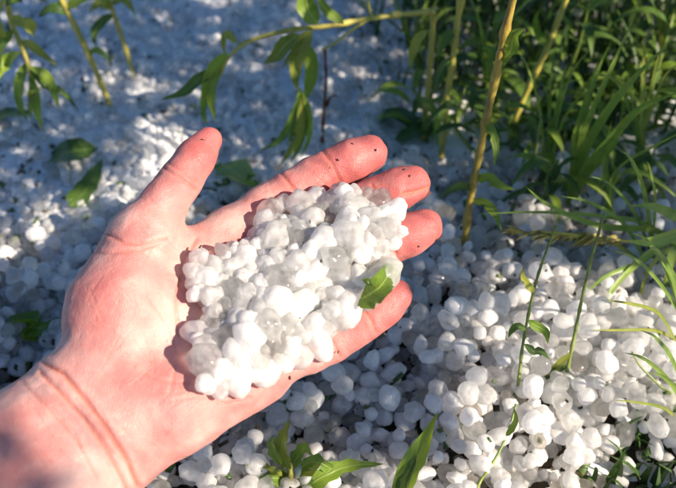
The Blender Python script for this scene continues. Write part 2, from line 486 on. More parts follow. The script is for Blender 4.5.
# skin folds: lines drawn over the palm side, pressed in along the normal
wpos = co @ HB + HC
ppx, ppy, _ = project(wpos)
wn_ = no @ HB
front = np.clip((wn_ * -(nrm(HC - CAMP))).sum(1) * 2.0, 0, 1)
def polydist(pts):
    d = np.full(nv, 1e9)
    for (x0, y0), (x1, y1) in zip(pts[:-1], pts[1:]):
        ax_, ay_ = x1 - x0, y1 - y0
        t = np.clip(((ppx - x0) * ax_ + (ppy - y0) * ay_) / (ax_ * ax_ + ay_ * ay_), 0, 1)
        d = np.minimum(d, np.hypot(ppx - x0 - t * ax_, ppy - y0 - t * ay_))
    return d
folds = [  # polyline (pixels), width px, depth mm, redness
    ([(42, 362), (62, 372), (84, 398), (108, 430), (128, 462), (138, 486)], 1.9, 1.1, 0.9),
    ([(40, 372), (58, 390), (84, 418), (104, 446), (122, 478), (128, 492)], 1.7, 0.7, 0.6),
    ([(20, 380), (50, 410), (76, 440), (98, 478)], 1.5, 0.35, 0.3),
    ([(104, 232), (124, 243), (146, 244), (168, 238)], 1.6, 0.6, 0.4),
    ([(92, 252), (112, 253), (138, 250), (160, 244)], 1.5, 0.45, 0.3),
    ([(164, 168), (180, 178), (196, 190)], 1.4, 0.45, 0.35),
    ([(168, 163), (184, 173), (200, 184)], 1.3, 0.3, 0.25),
    ([(196, 238), (184, 262), (176, 300), (178, 335)], 2.0, 0.8, 0.3),
    ([(140, 372), (158, 380), (188, 384)], 1.5, 0.4, 0.2),
    ([(278, 170), (290, 184), (300, 200)], 1.5, 0.6, 0.5),
    ([(322, 150), (332, 164), (340, 182)], 1.5, 0.5, 0.45),
    ([(372, 186), (380, 200), (384, 212)], 1.5, 0.5, 0.4),
    ([(404, 194), (416, 192), (432, 187)], 1.9, 0.8, 0.9),
    ([(384, 226), (392, 240), (396, 254)], 1.5, 0.5, 0.4),
    ([(360, 304), (370, 318), (376, 332)], 1.5, 0.4, 0.4),
    ([(322, 330), (334, 344), (340, 356)], 1.5, 0.4, 0.4),
]
# the many fine lines of a palm
def fine(x, y, ang, ln, w=0.9, dep=0.13, rd=0.14):
    pts = [(x, y)]
    for _ in range(4):
        ang += random.uniform(-0.18, 0.18); x += math.cos(ang) * ln / 4; y += math.sin(ang) * ln / 4; pts.append((x, y))
    folds.append((pts, w, dep, rd))
for _ in range(26): fine(random.uniform(85, 170), random.uniform(262, 400), random.choice([0.5, -0.9, 1.1]) + random.uniform(-.3, .3), random.uniform(14, 40))
for _ in range(16): fine(random.uniform(140, 260), random.uniform(385, 440), random.choice([-0.6, 0.3, -1.0]) + random.uniform(-.3, .3), random.uniform(14, 36))
for _ in range(16): fine(random.uniform(30, 120), random.uniform(380, 470), 0.93 + random.uniform(-.15, .15), random.uniform(20, 46), 1.0, 0.2, 0.12)
for _ in range(12): fine(random.uniform(120, 190), random.uniform(180, 250), 0.75 + random.uniform(-.3, .3), random.uniform(10, 24))
for _ in range(10): fine(random.uniform(240, 350), random.uniform(160, 205), 1.1 + random.uniform(-.3, .3), random.uniform(10, 20))
folds += [([(150, 300), (168, 326), (178, 356), (170, 392)], 1.5, 0.3, 0.2), ([(176, 400), (200, 396), (226, 404), (250, 398)], 1.4, 0.2, 0.15)]
crease = np.zeros(nv); disp = np.zeros(nv)
for pts, w, dep, rd in folds:
    dd = polydist(pts); g = np.exp(-(dd / w) ** 2) * front
    rd = min(1.0, rd * 1.35); dep = dep * 1.15
    disp -= g * dep * 0.001
    disp += 0.22 * dep * 0.001 * np.exp(-((dd - 3.2 * w) / (1.6 * w)) ** 2) * front
    crease = np.maximum(crease, g * rd)
disp += 0.00035 * vnoise(co * 130) + 0.00018 * vnoise(co * 320)
# long tendon-like wrinkles over the wrist
co = co + no * disp[:, None]
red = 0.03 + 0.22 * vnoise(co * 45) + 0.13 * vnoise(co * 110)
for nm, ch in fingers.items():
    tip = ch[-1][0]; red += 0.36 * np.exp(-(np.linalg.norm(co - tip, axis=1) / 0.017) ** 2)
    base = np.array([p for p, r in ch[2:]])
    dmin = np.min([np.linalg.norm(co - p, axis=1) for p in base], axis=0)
    red += 0.36 * np.exp(-(dmin / 0.014) ** 2)  # skin's own finger redness, raised further to stand for shade on the index
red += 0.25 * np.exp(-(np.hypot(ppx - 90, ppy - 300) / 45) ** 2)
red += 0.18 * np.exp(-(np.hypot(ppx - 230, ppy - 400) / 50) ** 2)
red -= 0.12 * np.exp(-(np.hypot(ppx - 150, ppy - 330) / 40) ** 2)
wpos = co @ HB + HC
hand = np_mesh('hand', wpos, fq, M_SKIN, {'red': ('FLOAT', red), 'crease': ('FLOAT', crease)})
tag(hand, 'bare left hand and forearm held palm up with a heap of hail', 'hand')
# nails on the far side of the finger ends
for nm, ch in fingers.items():
    (a, ra), (b, rb) = ch[-2], ch[-1]
    d = nrm(b - a); back = -np.array([0, 0, 1.0])
    if nm == 'thumb': back = nrm(np.array([-0.2, 0.5, -1.0]))
    back = nrm(back - d * (back @ d)); side = np.cross(d, back)
    vs, fs = [], []
    for i in range(7):
        t = i / 6
        c0 = a + (b - a) * 0.2 + d * t * (np.linalg.norm(b - a) * 0.8 + rb * 0.75)
        rr = ra + (rb - ra) * min(1, t)
        for j in range(7):
            an = (j / 6 - 0.5) * 1.7 * (1 - 0.25 * max(0, t - 0.6) / 0.4)
            drop = max(0, t - 0.55) ** 2 * 0.0035
            p = c0 + (back * math.cos(an) + side * math.sin(an)) * (rr + 0.0004) - back * drop
            vs.append(p @ HB + HC)
    for i in range(6):
        for j in range(6):
            q = i * 7 + j; fs.append((q, q + 1, q + 8, q + 7))
    mesh_obj('fingernail', vs, fs, M_NAIL, hand)

hand_bvh = BVHTree.FromPolygons([tuple(v) for v in wpos], [tuple(int(i) for i in f) for f in fq])

# ------------------------------------------------------------------ hail
def ico(level):
    t = (1 + 5 ** 0.5) / 2
    v = [(-1, t, 0), (1, t, 0), (-1, -t, 0), (1, -t, 0), (0, -1, t), (0, 1, t), (0, -1, -t), (0, 1, -t), (t, 0, -1), (t, 0, 1), (-t, 0, -1), (-t, 0, 1)]
    v = [nrm(np.array(x, float)) for x in v]
    f = [(0, 11, 5), (0, 5, 1), (0, 1, 7), (0, 7, 10), (0, 10, 11), (1, 5, 9), (5, 11, 4), (11, 10, 2), (10, 7, 6), (7, 1, 8), (3, 9, 4), (3, 4, 2), (3, 2, 6), (3, 6, 8), (3, 8, 9), (4, 9, 5), (2, 4, 11), (6, 2, 10), (8, 6, 7), (9, 8, 1)]
    for _ in range(level):
        cache, nf = {}, []
        def midp(a, b):
            k = (min(a, b), max(a, b))
            if k not in cache: cache[k] = len(v); v.append(nrm(v[a] + v[b]))
            return cache[k]
        for a, b, c in f:
            x, y, z = midp(a, b), midp(b, c), midp(c, a)
            nf += [(a, x, z), (b, y, x), (c, z, y), (x, y, z)]
        f = nf
    return np.array(v), np.array(f)
ICO = {1: ico(1), 2: ico(2), 3: ico(3)}
def stone_shape(level, seed):
    v, f = ICO[level]
    o = seed * 7.31
    r = 1 + 0.24 * vnoise(v * 1.2 + o) + 0.13 * vnoise(v * 2.5 + o * 2)
    sc = 1 + 0.2 * np.array([math.sin(seed * 1.7), math.sin(seed * 2.9 + 1), math.sin(seed * 4.1 + 2)])
    p = v * r[:, None] * sc
    return p / np.abs(p).max(0).mean() , f
NVAR = 12
VAR = {l: [stone_shape(l, s + 1)[0] for s in range(NVAR)] for l in (1, 2, 3)}
# shared meshes for the stones that are objects of their own
stone_me = []
for k in range(NVAR * 3):
    v = VAR[3][k % NVAR]; f = ICO[3][1]
    me = bpy.data.meshes.new('hailstone')
    me.from_pydata(v.tolist(), [], f.tolist())
    me.polygons.foreach_set('use_smooth', [True] * len(f))
    a = me.attributes.new('tint', 'FLOAT', 'POINT')
    tv = [0.12, 0.4, 0.72][k // NVAR] + 0.02 * (k % 5)
    a.data.foreach_set('value', np.full(len(v), tv, np.float32))
    me.materials.append(M_HAIL)
    stone_me.append(me)

class Pile:
    """stones dropped one by one on a height field; each rolls to the lowest spot nearby"""
    def __init__(s, x0, y0, res, Hf):
        s.x0, s.y0, s.res, s.H = x0, y0, res, Hf.astype(np.float32)
        s.k = {}
    def kern(s, r):
        n = int(r / s.res)
        key = round(r / s.res * 4)
        if key not in s.k:
            rr = key / 4 * s.res; n = int(rr / s.res); a = np.arange(-n, n + 1) * s.res
            q = rr * rr - a[:, None] ** 2 - a[None] ** 2
            s.k[key] = (n, np.where(q > 0, np.sqrt(np.maximum(q, 0)), -1).astype(np.float32), rr)
        return s.k[key]
    def rest(s, x, y, r):
        n, K, rr = s.kern(r)
        i = int(round((y - s.y0) / s.res)); j = int(round((x - s.x0) / s.res))
        if i - n < 0 or j - n < 0 or i + n >= s.H.shape[0] or j + n >= s.H.shape[1]: return None
        w = s.H[i - n:i + n + 1, j - n:j + n + 1]
        return float(np.where(K >= 0, w + K, -9).max())
    def put(s, x, y, r, z):
        n, K, rr = s.kern(r)
        i = int(round((y - s.y0) / s.res)); j = int(round((x - s.x0) / s.res))
        w = s.H[i - n:i + n + 1, j - n:j + n + 1]
        np.maximum(w, np.where(K >= 0, z + K, -9), out=w)
    def drop(s, x, y, r, tries, spread, inside=None, zmax=9.0):
        z = s.rest(x, y, r)
        if z is None: return None
        for _ in range(tries):
            a = random.random() * 6.2832; d = spread * (0.4 + random.random())
            x2, y2 = x + math.cos(a) * d, y + math.sin(a) * d
            z2 = s.rest(x2, y2, r)
            if z2 is None or (inside and not inside(x2, y2, z2)): continue
            if z2 is not None and z2 < z: x, y, z = x2, y2, z2
        if z > zmax or (inside and not inside(x, y, z)): return None
        s.put(x, y, r * 0.93, z)
        return x, y, z

def in_poly(px, py, poly):
    c = False; j = len(poly) - 1
    for i in range(len(poly)):
        xi, yi = poly[i]; xj, yj = poly[j]
        if (yi > py) != (yj > py) and px < (xj - xi) * (py - yi) / (yj - yi) + xi: c = not c
        j = i
    return c

def add_stone(pos, r, tint_i, label, group):
    me = stone_me[tint_i * NVAR + random.randrange(NVAR)]
    o = bpy.data.objects.new('hailstone', me); COL.objects.link(o)
    o.location = tuple(pos); o.scale = (r, r, r)
    o.rotation_euler = (random.random() * 6, random.random() * 6, random.random() * 6)
    tag(o, label, 'hailstone', group)
    return o

# --- the heap in the hand, dropped along the palm normal
heap = [(190, 272), (200, 254), (214, 262), (226, 244), (244, 246), (256, 232), (264, 218), (276, 200), (292, 208), (304, 204), (316, 196), (330, 202), (344, 184), (358, 194), (372, 190), (386, 200), (398, 206), (396, 220), (402, 232), (392, 246), (396, 262), (388, 276), (390, 288), (376, 302), (366, 306), (350, 322), (336, 330), (322, 342), (306, 346), (292, 364), (272, 366), (258, 382), (238, 378), (222, 388), (204, 386), (196, 372), (206, 352), (194, 336), (202, 312), (192, 298)]
heap_uv = [loc(hand_pt(x, y, 4))[:2] for x, y in heap]
us = np.array(heap_uv); u0, v0 = us.min(0) - 0.045; u1, v1 = us.max(0) + 0.045
RES = 0.0006
nu, nvv = int((u1 - u0) / RES), int((v1 - v0) / RES)
Hh = np.full((nvv, nu), -0.2, np.float32)
dvec = Vector(-HN)
for i in range(0, nvv, 2):
    for j in range(0, nu, 2):
        p = HC + HU * (u0 + j * RES) + HV * (v0 + i * RES) + HN * 0.08
        hit = hand_bvh.ray_cast(Vector(p), dvec, 0.2)
        if hit[0] is not None: Hh[i:i + 2, j:j + 2] = 0.08 - hit[3]
Hh0 = Hh.copy()
# between the fingers a stone can bridge the gap
fill = Hh.copy()
for sh in range(1, 12):
    for ax_ in (0, 1):
        for sg in (-1, 1): fill = np.maximum(fill, np.roll(Hh, sg * sh, ax_))
Hh = np.maximum(Hh, np.where(fill > -0.1, fill - 0.0045, -0.012)).astype(np.float32)
hp = Pile(u0, v0, RES, Hh)
def inside(x, y, z):
    px, py, _ = project(HC + HU * x + HV * y + HN * z)
    return in_poly(px, py, heap)
def edge_dist(px, py):
    d = 1e9
    for (x0, y0), (x1, y1) in zip(heap, heap[1:] + heap[:1]):
        ax_, ay_ = x1 - x0, y1 - y0
        t = min(1, max(0, ((px - x0) * ax_ + (py - y0) * ay_) / (ax_ * ax_ + ay_ * ay_)))
        d = min(d, math.hypot(px - x0 - t * ax_, py - y0 - t * ay_))
    return d
hand_stones = []
def heap_ok(x, y, z):
    px, py, _ = project(HC + HU * x + HV * y + HN * z)
    if not in_poly(px, py, heap): return False
    h0 = Hh[int(np.clip((y - v0) / RES, 0, nvv - 1)), int(np.clip((x - u0) / RES, 0, nu - 1))]
    return z - h0 < 0.0078 + 0.00018 * edge_dist(px, py)
for _ in range(4200):
    x = random.uniform(us[:, 0].min(), us[:, 0].max()); y = random.uniform(us[:, 1].min(), us[:, 1].max())
    if not inside(x, y, 0.008): continue
    r = random.choice([0.0030, 0.0036, 0.0040, 0.0044, 0.0050, 0.0055, 0.0060])
    if len(hand_stones) < 520:
        q = hp.drop(x, y, r * 0.84, 22 if len(hand_stones) < 150 else 9, 0.0025, heap_ok, 0.022)
        if q: hand_stones.append((q, r))
topmost = []
for k, ((x, y, z), r) in enumerate(hand_stones):
    i, j, n = int((y - v0) / RES), int((x - u0) / RES), int(r * 0.5 / RES)
    w = hp.H[i - n:i + n + 1, j - n:j + n + 1]
    topmost.append((-(w <= z + r * 0.93 + 0.0003).mean() * r, k))
topmost.sort()
own = set(k for _, k in topmost[:195])
buried = []
for k, ((x, y, z), r) in enumerate(hand_stones):
    p = HC + HU * x + HV * y + HN * (z - 0.0004)
    if k not in own:
        buried.append((*p, r * 1.12)); continue
    px, py, _ = project(p)
    edge = px < 235 or (py < 235 and px < 300)
    ti = random.choices([0, 1, 2], [0.2, 0.4, 0.4] if edge else [0.42, 0.42, 0.16])[0]
    where = 'by the thumb side' if px < 240 else 'near the fingertips' if px > 350 else 'next to the index finger' if py < 255 else 'above the heel of the hand' if py > 345 else 'in the middle'
    look = ['opaque white', 'milky white', 'clear glassy'][ti]
    add_stone(p, r * 1.30, ti, f'{look} hailstone {where} of the heap in the palm' if where[0] == 'i' else f'{look} hailstone in the palm heap, {where}', 'hailstones heaped in the hand')

# small grains caught between the stones in the hand
grains = list(buried)
for _ in range(500):
    x = random.uniform(us[:, 0].min(), us[:, 0].max()); y = random.uniform(us[:, 1].min(), us[:, 1].max())
    if not inside(x, y, 0.008): continue
    r = random.uniform(0.0014, 0.0027)
    q = hp.drop(x, y, r, 14, 0.002, heap_ok, 0.016)
    if q: grains.append((*(HC + HU * q[0] + HV * q[1] + HN * q[2]), r))

# --- hail lying on the ground
gx = np.arange(-0.62, 0.62, 0.001); gy = np.arange(0.14, 1.10, 0.001)
GXm, GYm = np.meshgrid(gx, gy)
Hg = soil_h(GXm, GYm); mk = slush_mask(GXm, GYm)
Hg = np.where(mk > 0, slush_h(GXm, GYm), Hg)
gp = Pile(gx[0], gy[0], 0.001, Hg)
stones = []
# hollows where little hail lies
bare = HOLLOWS + [(*ground_pt(440, 130)[:2], 0.04), (*ground_pt(560, 90)[:2], 0.1)]
def coarse(n, lo, hi, region, tries, keep, sink=0.0):
    c = 0
    while c < n:
        c += 1
        x = random.uniform(region[0], region[1]); y = random.uniform(region[2], region[3])
        if not keep(x, y): continue
        skip = False
        for bx, by, br in bare:
            d2 = (x - bx) ** 2 + (y - by) ** 2
            if d2 < br * br and random.random() < 0.93: skip = True
        if skip: continue
        r = random.uniform(lo, hi)
        q = gp.drop(x, y, r, tries, r * 0.7)
        if q: stones.append((q[0], q[1], q[2] - sink * r, r))
def sm_ok(x, y):
    m = y - (0.395 + 0.25 * (x - 0.02))
    return m < 0.05 + 0.05 * random.random()
vx = lambda y: 0.10 + 0.46 * y
coarse(3600, 0.0016, 0.0028, (-0.34, 0.34, 0.17, 0.50), 4, lambda x, y: sm_ok(x, y) and abs(x) < vx(y))
coarse(6300, 0.0025, 0.0053, (-0.34, 0.34, 0.17, 0.50), 8, lambda x, y: sm_ok(x, y) and abs(x) < vx(y))
coarse(15000, 0.0017, 0.0033, (-0.56, 0.56, 0.36, 1.0), 3, lambda x, y: not sm_ok(x, y) and abs(x) < vx(y) and random.random() < min(1, 1.7 - y * 1.1), 0.2)
n_ground = len(stones); stones = np.array(stones + grains)
sx, sy, sz = project(stones[:, :3])
vis = (sx > 6) & (sx < W0 - 6) & (sy > 4) & (sy < H0 - 4)
jj = np.round((stones[:, 0] - gp.x0) / gp.res).astype(int); ii = np.round((stones[:, 1] - gp.y0) / gp.res).astype(int)
ii = np.clip(ii, 0, gp.H.shape[0] - 1); jj = np.clip(jj, 0, gp.H.shape[1] - 1)
top = gp.H[ii, jj] <= stones[:, 2] + stones[:, 3] + 0.0004
size = np.where(vis & top & (np.arange(len(stones)) < n_ground), stones[:, 3] / sz, 0)
order = np.argsort(-size); pick = []
for k in order:
    if len(pick) >= 105 or size[k] <= 0: break
    p = Vector(stones[k, :3]); d = p - Vector(CAMP)
    h = hand_bvh.ray_cast(Vector(CAMP), d.normalized(), d.length)
    if h[0] is None: pick.append(k)
picked = set(int(k) for k in pick)
for k in pick:
    x, y, z, r = stones[k]
    ti = random.choices([0, 1, 2], [0.45, 0.35, 0.20])[0]
    px, py = sx[k], sy[k]
    where = 'below the hand' if px < 395 else 'between the fingertips and the slender seedling' if px < 515 and py < 400 else 'at the bottom beside the broad folded blade' if px < 515 else 'in front of the upright grass stalk' if px < 600 else 'near the right edge'
    look = ['opaque white', 'milky white', 'clear glassy'][ti]
    add_stone((x, y, z), r * 1.17, ti, f'larger {look} hailstone on the ground {where}', 'large hailstones on the ground')
rest_i = np.array([k for k in range(n_ground) if k not in picked])
def stuff_mesh(name, ids, level, mat):
    f0 = ICO[level][1]; V, Fc, T = [], [], []; off = 0
    for k in ids:
        x, y, z, r = stones[k]
        v = VAR[level][k % NVAR] * (r * 1.17)
        a = random.random() * 6.2832; c, s = math.cos(a), math.sin(a)
        b = random.random() * 6.2832; cb, sb_ = math.cos(b), math.sin(b)
        R = np.array([[c, -s, 0], [s, c, 0], [0, 0, 1]]) @ np.array([[1, 0, 0], [0, cb, -sb_], [0, sb_, cb]])
        V.append(v @ R.T + (x, y, z)); Fc.append(f0 + off); off += len(v)
        tv = random.choices([0.1, 0.42, 0.75, 0.97], [0.40, 0.34, 0.20, 0.06])[0]
        T.append(np.full(len(v), tv))
    return np_mesh(name, np.concatenate(V), np.concatenate(Fc), mat, {'tint': ('FLOAT', np.concatenate(T))})
near = rest_i[stones[rest_i, 3] >= 0.0036]; farr = rest_i[stones[rest_i, 3] < 0.0036]
tag(stuff_mesh('hail', near, 2, M_HAIL_F), 'loose white hail covering the sunlit ground', 'hail', kind='stuff')
tag(stuff_mesh('fine_hail', farr, 1, M_HAIL_F), 'fine melting hail spread over the shaded ground', 'hail', kind='stuff')
tag(stuff_mesh('hail_grains', np.arange(n_ground, len(stones)), 2, M_HAIL), 'small ice grains caught among the hailstones in the hand', 'hail', kind='stuff')
GROUND_H = lambda x, y: float(gp.H[int(np.clip(round((y - gp.y0) / gp.res), 0, gp.H.shape[0] - 1)), int(np.clip(round((x - gp.x0) / gp.res), 0, gp.H.shape[1] - 1))])
SOIL = lambda x, y: float(soil_h(np.array([x]), np.array([y]))[0])

# ------------------------------------------------------------------ plants
def hit_pt(px, py):
    d = ray(px, py); t = 0.25
    while t < 2:
        p = CAMP + d * t
        gap = p[2] - GROUND_H(p[0], p[1])
        if gap <= 0: return p
        t += max(0.0008, gap * 0.4)
    return ground_pt(px, py)
DOWN = np.array([0, 0, 0.02])
def spline(pts, n):
    P = np.array(pts, float)
    if len(P) == 2: return P[0] + (P[1] - P[0]) * np.linspace(0, 1, n)[:, None]
    Q = np.vstack([2 * P[0] - P[1], P, 2 * P[-1] - P[-2]])
    out = []
    m = len(P) - 1
    for t in np.linspace(0, m, n):
        i = min(int(t), m - 1); u = t - i
        a, b, c, d = Q[i:i + 4]
        out.append(0.5 * (2 * b + (c - a) * u + (2 * a - 5 * b + 4 * c - d) * u * u + (3 * b - a - 3 * c + d) * u ** 3))
    return np.array(out)
def tube(name, pts, r0, r1, mat, parent, n=None, sides=8, nodes=0, knob=0.25):
    n = n or max(6, len(pts) * 5)
    C = spline(pts, n); T = np.gradient(C, axis=0)
    vs, fs, uv = [], [], []
    ref = np.array([0.3, -0.8, 0.2])
    for i in range(n):
        t = nrm(T[i]); s = nrm(np.cross(t, ref)); b = np.cross(t, s)
        u = i / (n - 1); r = r0 + (r1 - r0) * u
        if nodes: r *= 1 + knob * max(0, math.cos(u * nodes * 2 * math.pi)) ** 8
        r *= 0.84 * (1 + 0.10 * math.sin(i * 1.9) + 0.08 * math.sin(i * 4.3 + r0 * 9e3))
        for k in range(sides):
            a = 2 * math.pi * k / sides
            vs.append(C[i] + (s * math.cos(a) + b * math.sin(a)) * r); uv.append((k / sides, u))
    for i in range(n - 1):
        for k in range(sides):
            a, b_ = i * sides + k, i * sides + (k + 1) % sides
            fs.append((a, b_, b_ + sides, a + sides))
    fs.append(tuple(range(sides - 1, -1, -1))); fs.append(tuple((n - 1) * sides + k for k in range(sides)))
    return mesh_obj(name, vs, fs, mat, parent, uv=uv)
LEAF_W = 0.64
def leaf(pts, width, mat, parent, up=(0, -0.5, 0.8), fold=0.35, kind='lance', n=11, serr=0.0, name='leaf', wave=0.06, seed=None):
    """a blade along the midline pts; up = the side its upper face looks to"""
    C = spline(pts, n); T = np.gradient(C, axis=0); up = np.array(up, float)
    if kind != 'ovate': width = width * LEAF_W
    vs, fs, uv = [], [], []
    ph = random.random() * 6
    cols = [-1, -0.55, 0, 0.55, 1]
    notch = (random.randint(3, n - 3), random.choice([0, 4])) if n > 8 and kind != 'grass' and random.random() < 0.5 else None
    for i in range(n):
        t = nrm(T[i]); s = nrm(np.cross(t, up)); b = np.cross(s, t); u = i / (n - 1)
        if kind == 'lance': w = (math.sin(math.pi * min(1, u ** 0.75)) ** 0.85) * (1 - 0.2 * u) + 0.03 * (1 - u)
        elif kind == 'ovate': w = math.sin(math.pi * u ** 0.62) ** 0.7 + 0.03 * (1 - u)
        else: w = (0.75 + 0.25 * math.sin(math.pi * u)) * (1 - u ** 3.0) + 0.01
        if serr and 0 < i < n - 1: w *= 1 + serr * (1 if i % 2 else -1)
        w *= width * 0.5
        rag = [1 + random.uniform(-0.13, 0.10) for _c in cols]
        if notch and i == notch[0]: rag[notch[1]] *= 0.35
        for c, rg in zip(cols, rag):
            lift = abs(c) * w * fold + wave * width * math.sin(ph + u * 9 + c * 1.5) * abs(c)
            vs.append(C[i] + s * c * w * rg + b * lift); uv.append((0.5 + 0.5 * c, u))
    k = len(cols)
    for i in range(n - 1):
        for j in range(k - 1):
            q = i * k + j; fs.append((q, q + 1, q + k + 1, q + k))
    o = mesh_obj(name, vs, fs, mat, parent, uv=uv)
    return o
def A(px, py, Y): return at(px, py, Y)
def plant_root(name, base): 
    return empty(name, base)

# --- broken weed arching over the fingers
b = hit_pt(424, 140); Yb = b[1]
r = plant_root('weed', b)
tag(r, 'yellow-green broken weed arching to the left above the fingers', 'weed')
tube('stem', [b, A(428, 90, Yb), A(432, 40, Yb), A(433, 11, Yb)], 0.0024, 0.0022, M_STEM_Y, r, sides=8, nodes=4)
tube('stem', [A(434, 12, Yb), A(405, 14, Yb - 0.01), A(372, 18, Yb - 0.02), A(330, 26, Yb - 0.03), A(290, 30, Yb - 0.035), A(250, 41, Yb - 0.04), A(230, 56, Yb - 0.045), A(218, 78, Yb - 0.045), A(208, 98, Yb - 0.045)], 0.0023, 0.0011, M_STEM_Y, r, n=44, nodes=6, knob=0.5)
tube('stem', [A(372, 18, Yb - 0.02), A(355, 28, Yb - 0.03), A(336, 42, Yb - 0.04), A(322, 50, Yb - 0.045)], 0.0012, 0.0008, M_STEM_Y, r)
tube('stem', [A(372, 18, Yb - 0.02), A(369, 6, Yb - 0.02), A(366, -14, Yb - 0.02)], 0.0012, 0.0008, M_STEM_Y, r)
Y = Yb - 0.045
for pts, w, m in [
    ([(228, 52), (214, 68), (206, 84), (200, 108)], 0.013, M_LEAF_D), ([(222, 66), (212, 84), (212, 104), (216, 122)], 0.011, M_LEAF),
    ([(216, 72), (200, 78), (184, 92), (160, 100)], 0.012, M_LEAF_D), ([(219, 80), (206, 96), (203, 112), (208, 126)], 0.009, M_LEAF_D),
    ([(238, 44), (228, 34), (224, 44), (226, 58)], 0.008, M_LEAF_Y),
    ([(312, 30), (302, 48), (296, 68), (297, 92)], 0.017, M_LEAF_Y), ([(318, 24), (308, 10), (306, -6), (312, -20)], 0.019, M_LEAF),
    ([(300, 34), (286, 44), (276, 56), (264, 64)], 0.016, M_LEAF), ([(304, 32), (298, 46), (290, 56), (282, 70)], 0.007, M_LEAF_Y),
    ([(305, 40), (312, 62), (310, 86), (302, 104)], 0.014, M_LEAF), ([(300, 88), (300, 108), (296, 126), (286, 146)], 0.011, M_LEAF),
    ([(302, 92), (308, 116), (308, 138), (300, 158)], 0.009, M_LEAF), ([(300, 96), (292, 120), (280, 140), (258, 152)], 0.009, M_LEAF),
    ([(301, 98), (300, 124), (292, 148), (278, 168)], 0.012, M_LEAF_Y), ([(300, 98), (304, 120), (300, 144), (290, 164)], 0.010, M_LEAF),
    ([(344, 24), (330, 14), (322, 4), (318, -10)], 0.010, M_LEAF), ([(428, 30), (418, 40), (412, 56), (410, 70)], 0.010, M_LEAF)]:
    dz = random.uniform(-0.012, 0.008)
    m = M_LEAF if m is M_LEAF_D and random.random() < 0.7 else M_LEAF_Y if m is M_LEAF and random.random() < 0.45 else m
    leaf([A(x, y, Y + dz * (i / 3)) for i, (x, y) in enumerate(pts)], w, m, r, up=(random.uniform(-.4, .6), -0.7, 0.5), fold=random.uniform(0.15, 0.5))
# --- thin red stem
b = hit_pt(322, 142)
r = plant_root('weed', b); tag(r, 'thin dark red bare stem standing behind the index fingertip', 'weed')
tube('stem', [b, A(324, 110, b[1]), A(326, 80, b[1]), A(325, 50, b[1] - 0.01)], 0.0014, 0.001, M_STEM_R, r, nodes=5, knob=0.6)
leaf([A(325, 108, b[1]), A(330, 100, b[1]), A(334, 96, b[1] - 0.006), A(340, 97, b[1] - 0.01)], 0.006, M_STEM_R, r)

# --- tall weeds whose tops rise out of the frame
tall = []
def tall_weed(base_px, pts_px, r0, r1, mat, label, lean=(0, 0), ztop=0.42, nodes=7, leaf_px=()):
    b = hit_pt(*base_px); Y = b[1]
    r = plant_root('weed', b); tag(r, label, 'weed', None)
    P = [b - DOWN, b] + [A(x, y, Y + lean[1] * i) for i, (x, y) in enumerate(pts_px, 1)]
    d = nrm(P[-1] - P[-2]); k = max(0.02, (ztop - P[-1][2]) / max(0.3, d[2]))
    topp = P[-1] + d * k
    P += [P[-1] + d * k * 0.5 + np.array([0.004, 0, 0]), topp]
    tube('stem', P, r0, r1, mat, r, n=46, nodes=nodes, knob=0.35)
    for pts, w, m in leaf_px:
        dY = random.uniform(-0.02, 0.0)
        leaf([A(x, y, Y + dY * i / 3) for i, (x, y) in enumerate(pts)], w, m, r, up=(random.uniform(-.5, .5), -0.7, 0.6), kind='lance', fold=0.3)
    tall.append((r, np.array(P)))
    return r
tall_weed((441, 158), [(447, 100), (454, 50), (461, 0)], 0.0026, 0.0022, M_STEM_Y, 'yellow weed stem right of the bent-over stem, rising out of frame', nodes=9,
          leaf_px=[([(447, 100), (440, 112), (436, 130), (438, 148)], 0.010, M_LEAF), ([(452, 60), (444, 66), (438, 78), (436, 92)], 0.012, M_LEAF_D), ([(457, 30), (448, 36), (440, 48), (438, 60)], 0.010, M_LEAF_D)])
tall_weed((464, 248), [(470, 200), (484, 132), (498, 66), (513, 0)], 0.0026, 0.0023, M_STEM_B, 'thick brown-yellow weed stem standing nearest the fingertips', nodes=9,
          leaf_px=[([(486, 120), (492, 132), (496, 148), (494, 168)], 0.008, M_LEAF), ([(476, 180), (488, 178), (500, 186), (516, 190)], 0.010, M_LEAF), ([(472, 200), (486, 204), (496, 216), (502, 232)], 0.009, M_LEAF),
                   ([(500, 60), (510, 52), (514, 36), (526, 28)], 0.013, M_LEAF), ([(474, 190), (462, 186), (450, 190), (438, 200)], 0.008, M_LEAF_D)])
tall_weed((511, 138), [(518, 112), (534, 76), (551, 40), (566, 0)], 0.0026, 0.0021, M_STEM_Y, 'slanting yellow weed stem left of the long grass blades', nodes=10,
          leaf_px=[([(520, 108), (514, 120), (512, 132), (516, 146)], 0.009, M_LEAF), ([(536, 72), (546, 66), (556, 68), (566, 76)], 0.008, M_LEAF_D), ([(548, 46), (540, 36), (536, 22), (540, 8)], 0.010, M_LEAF)])
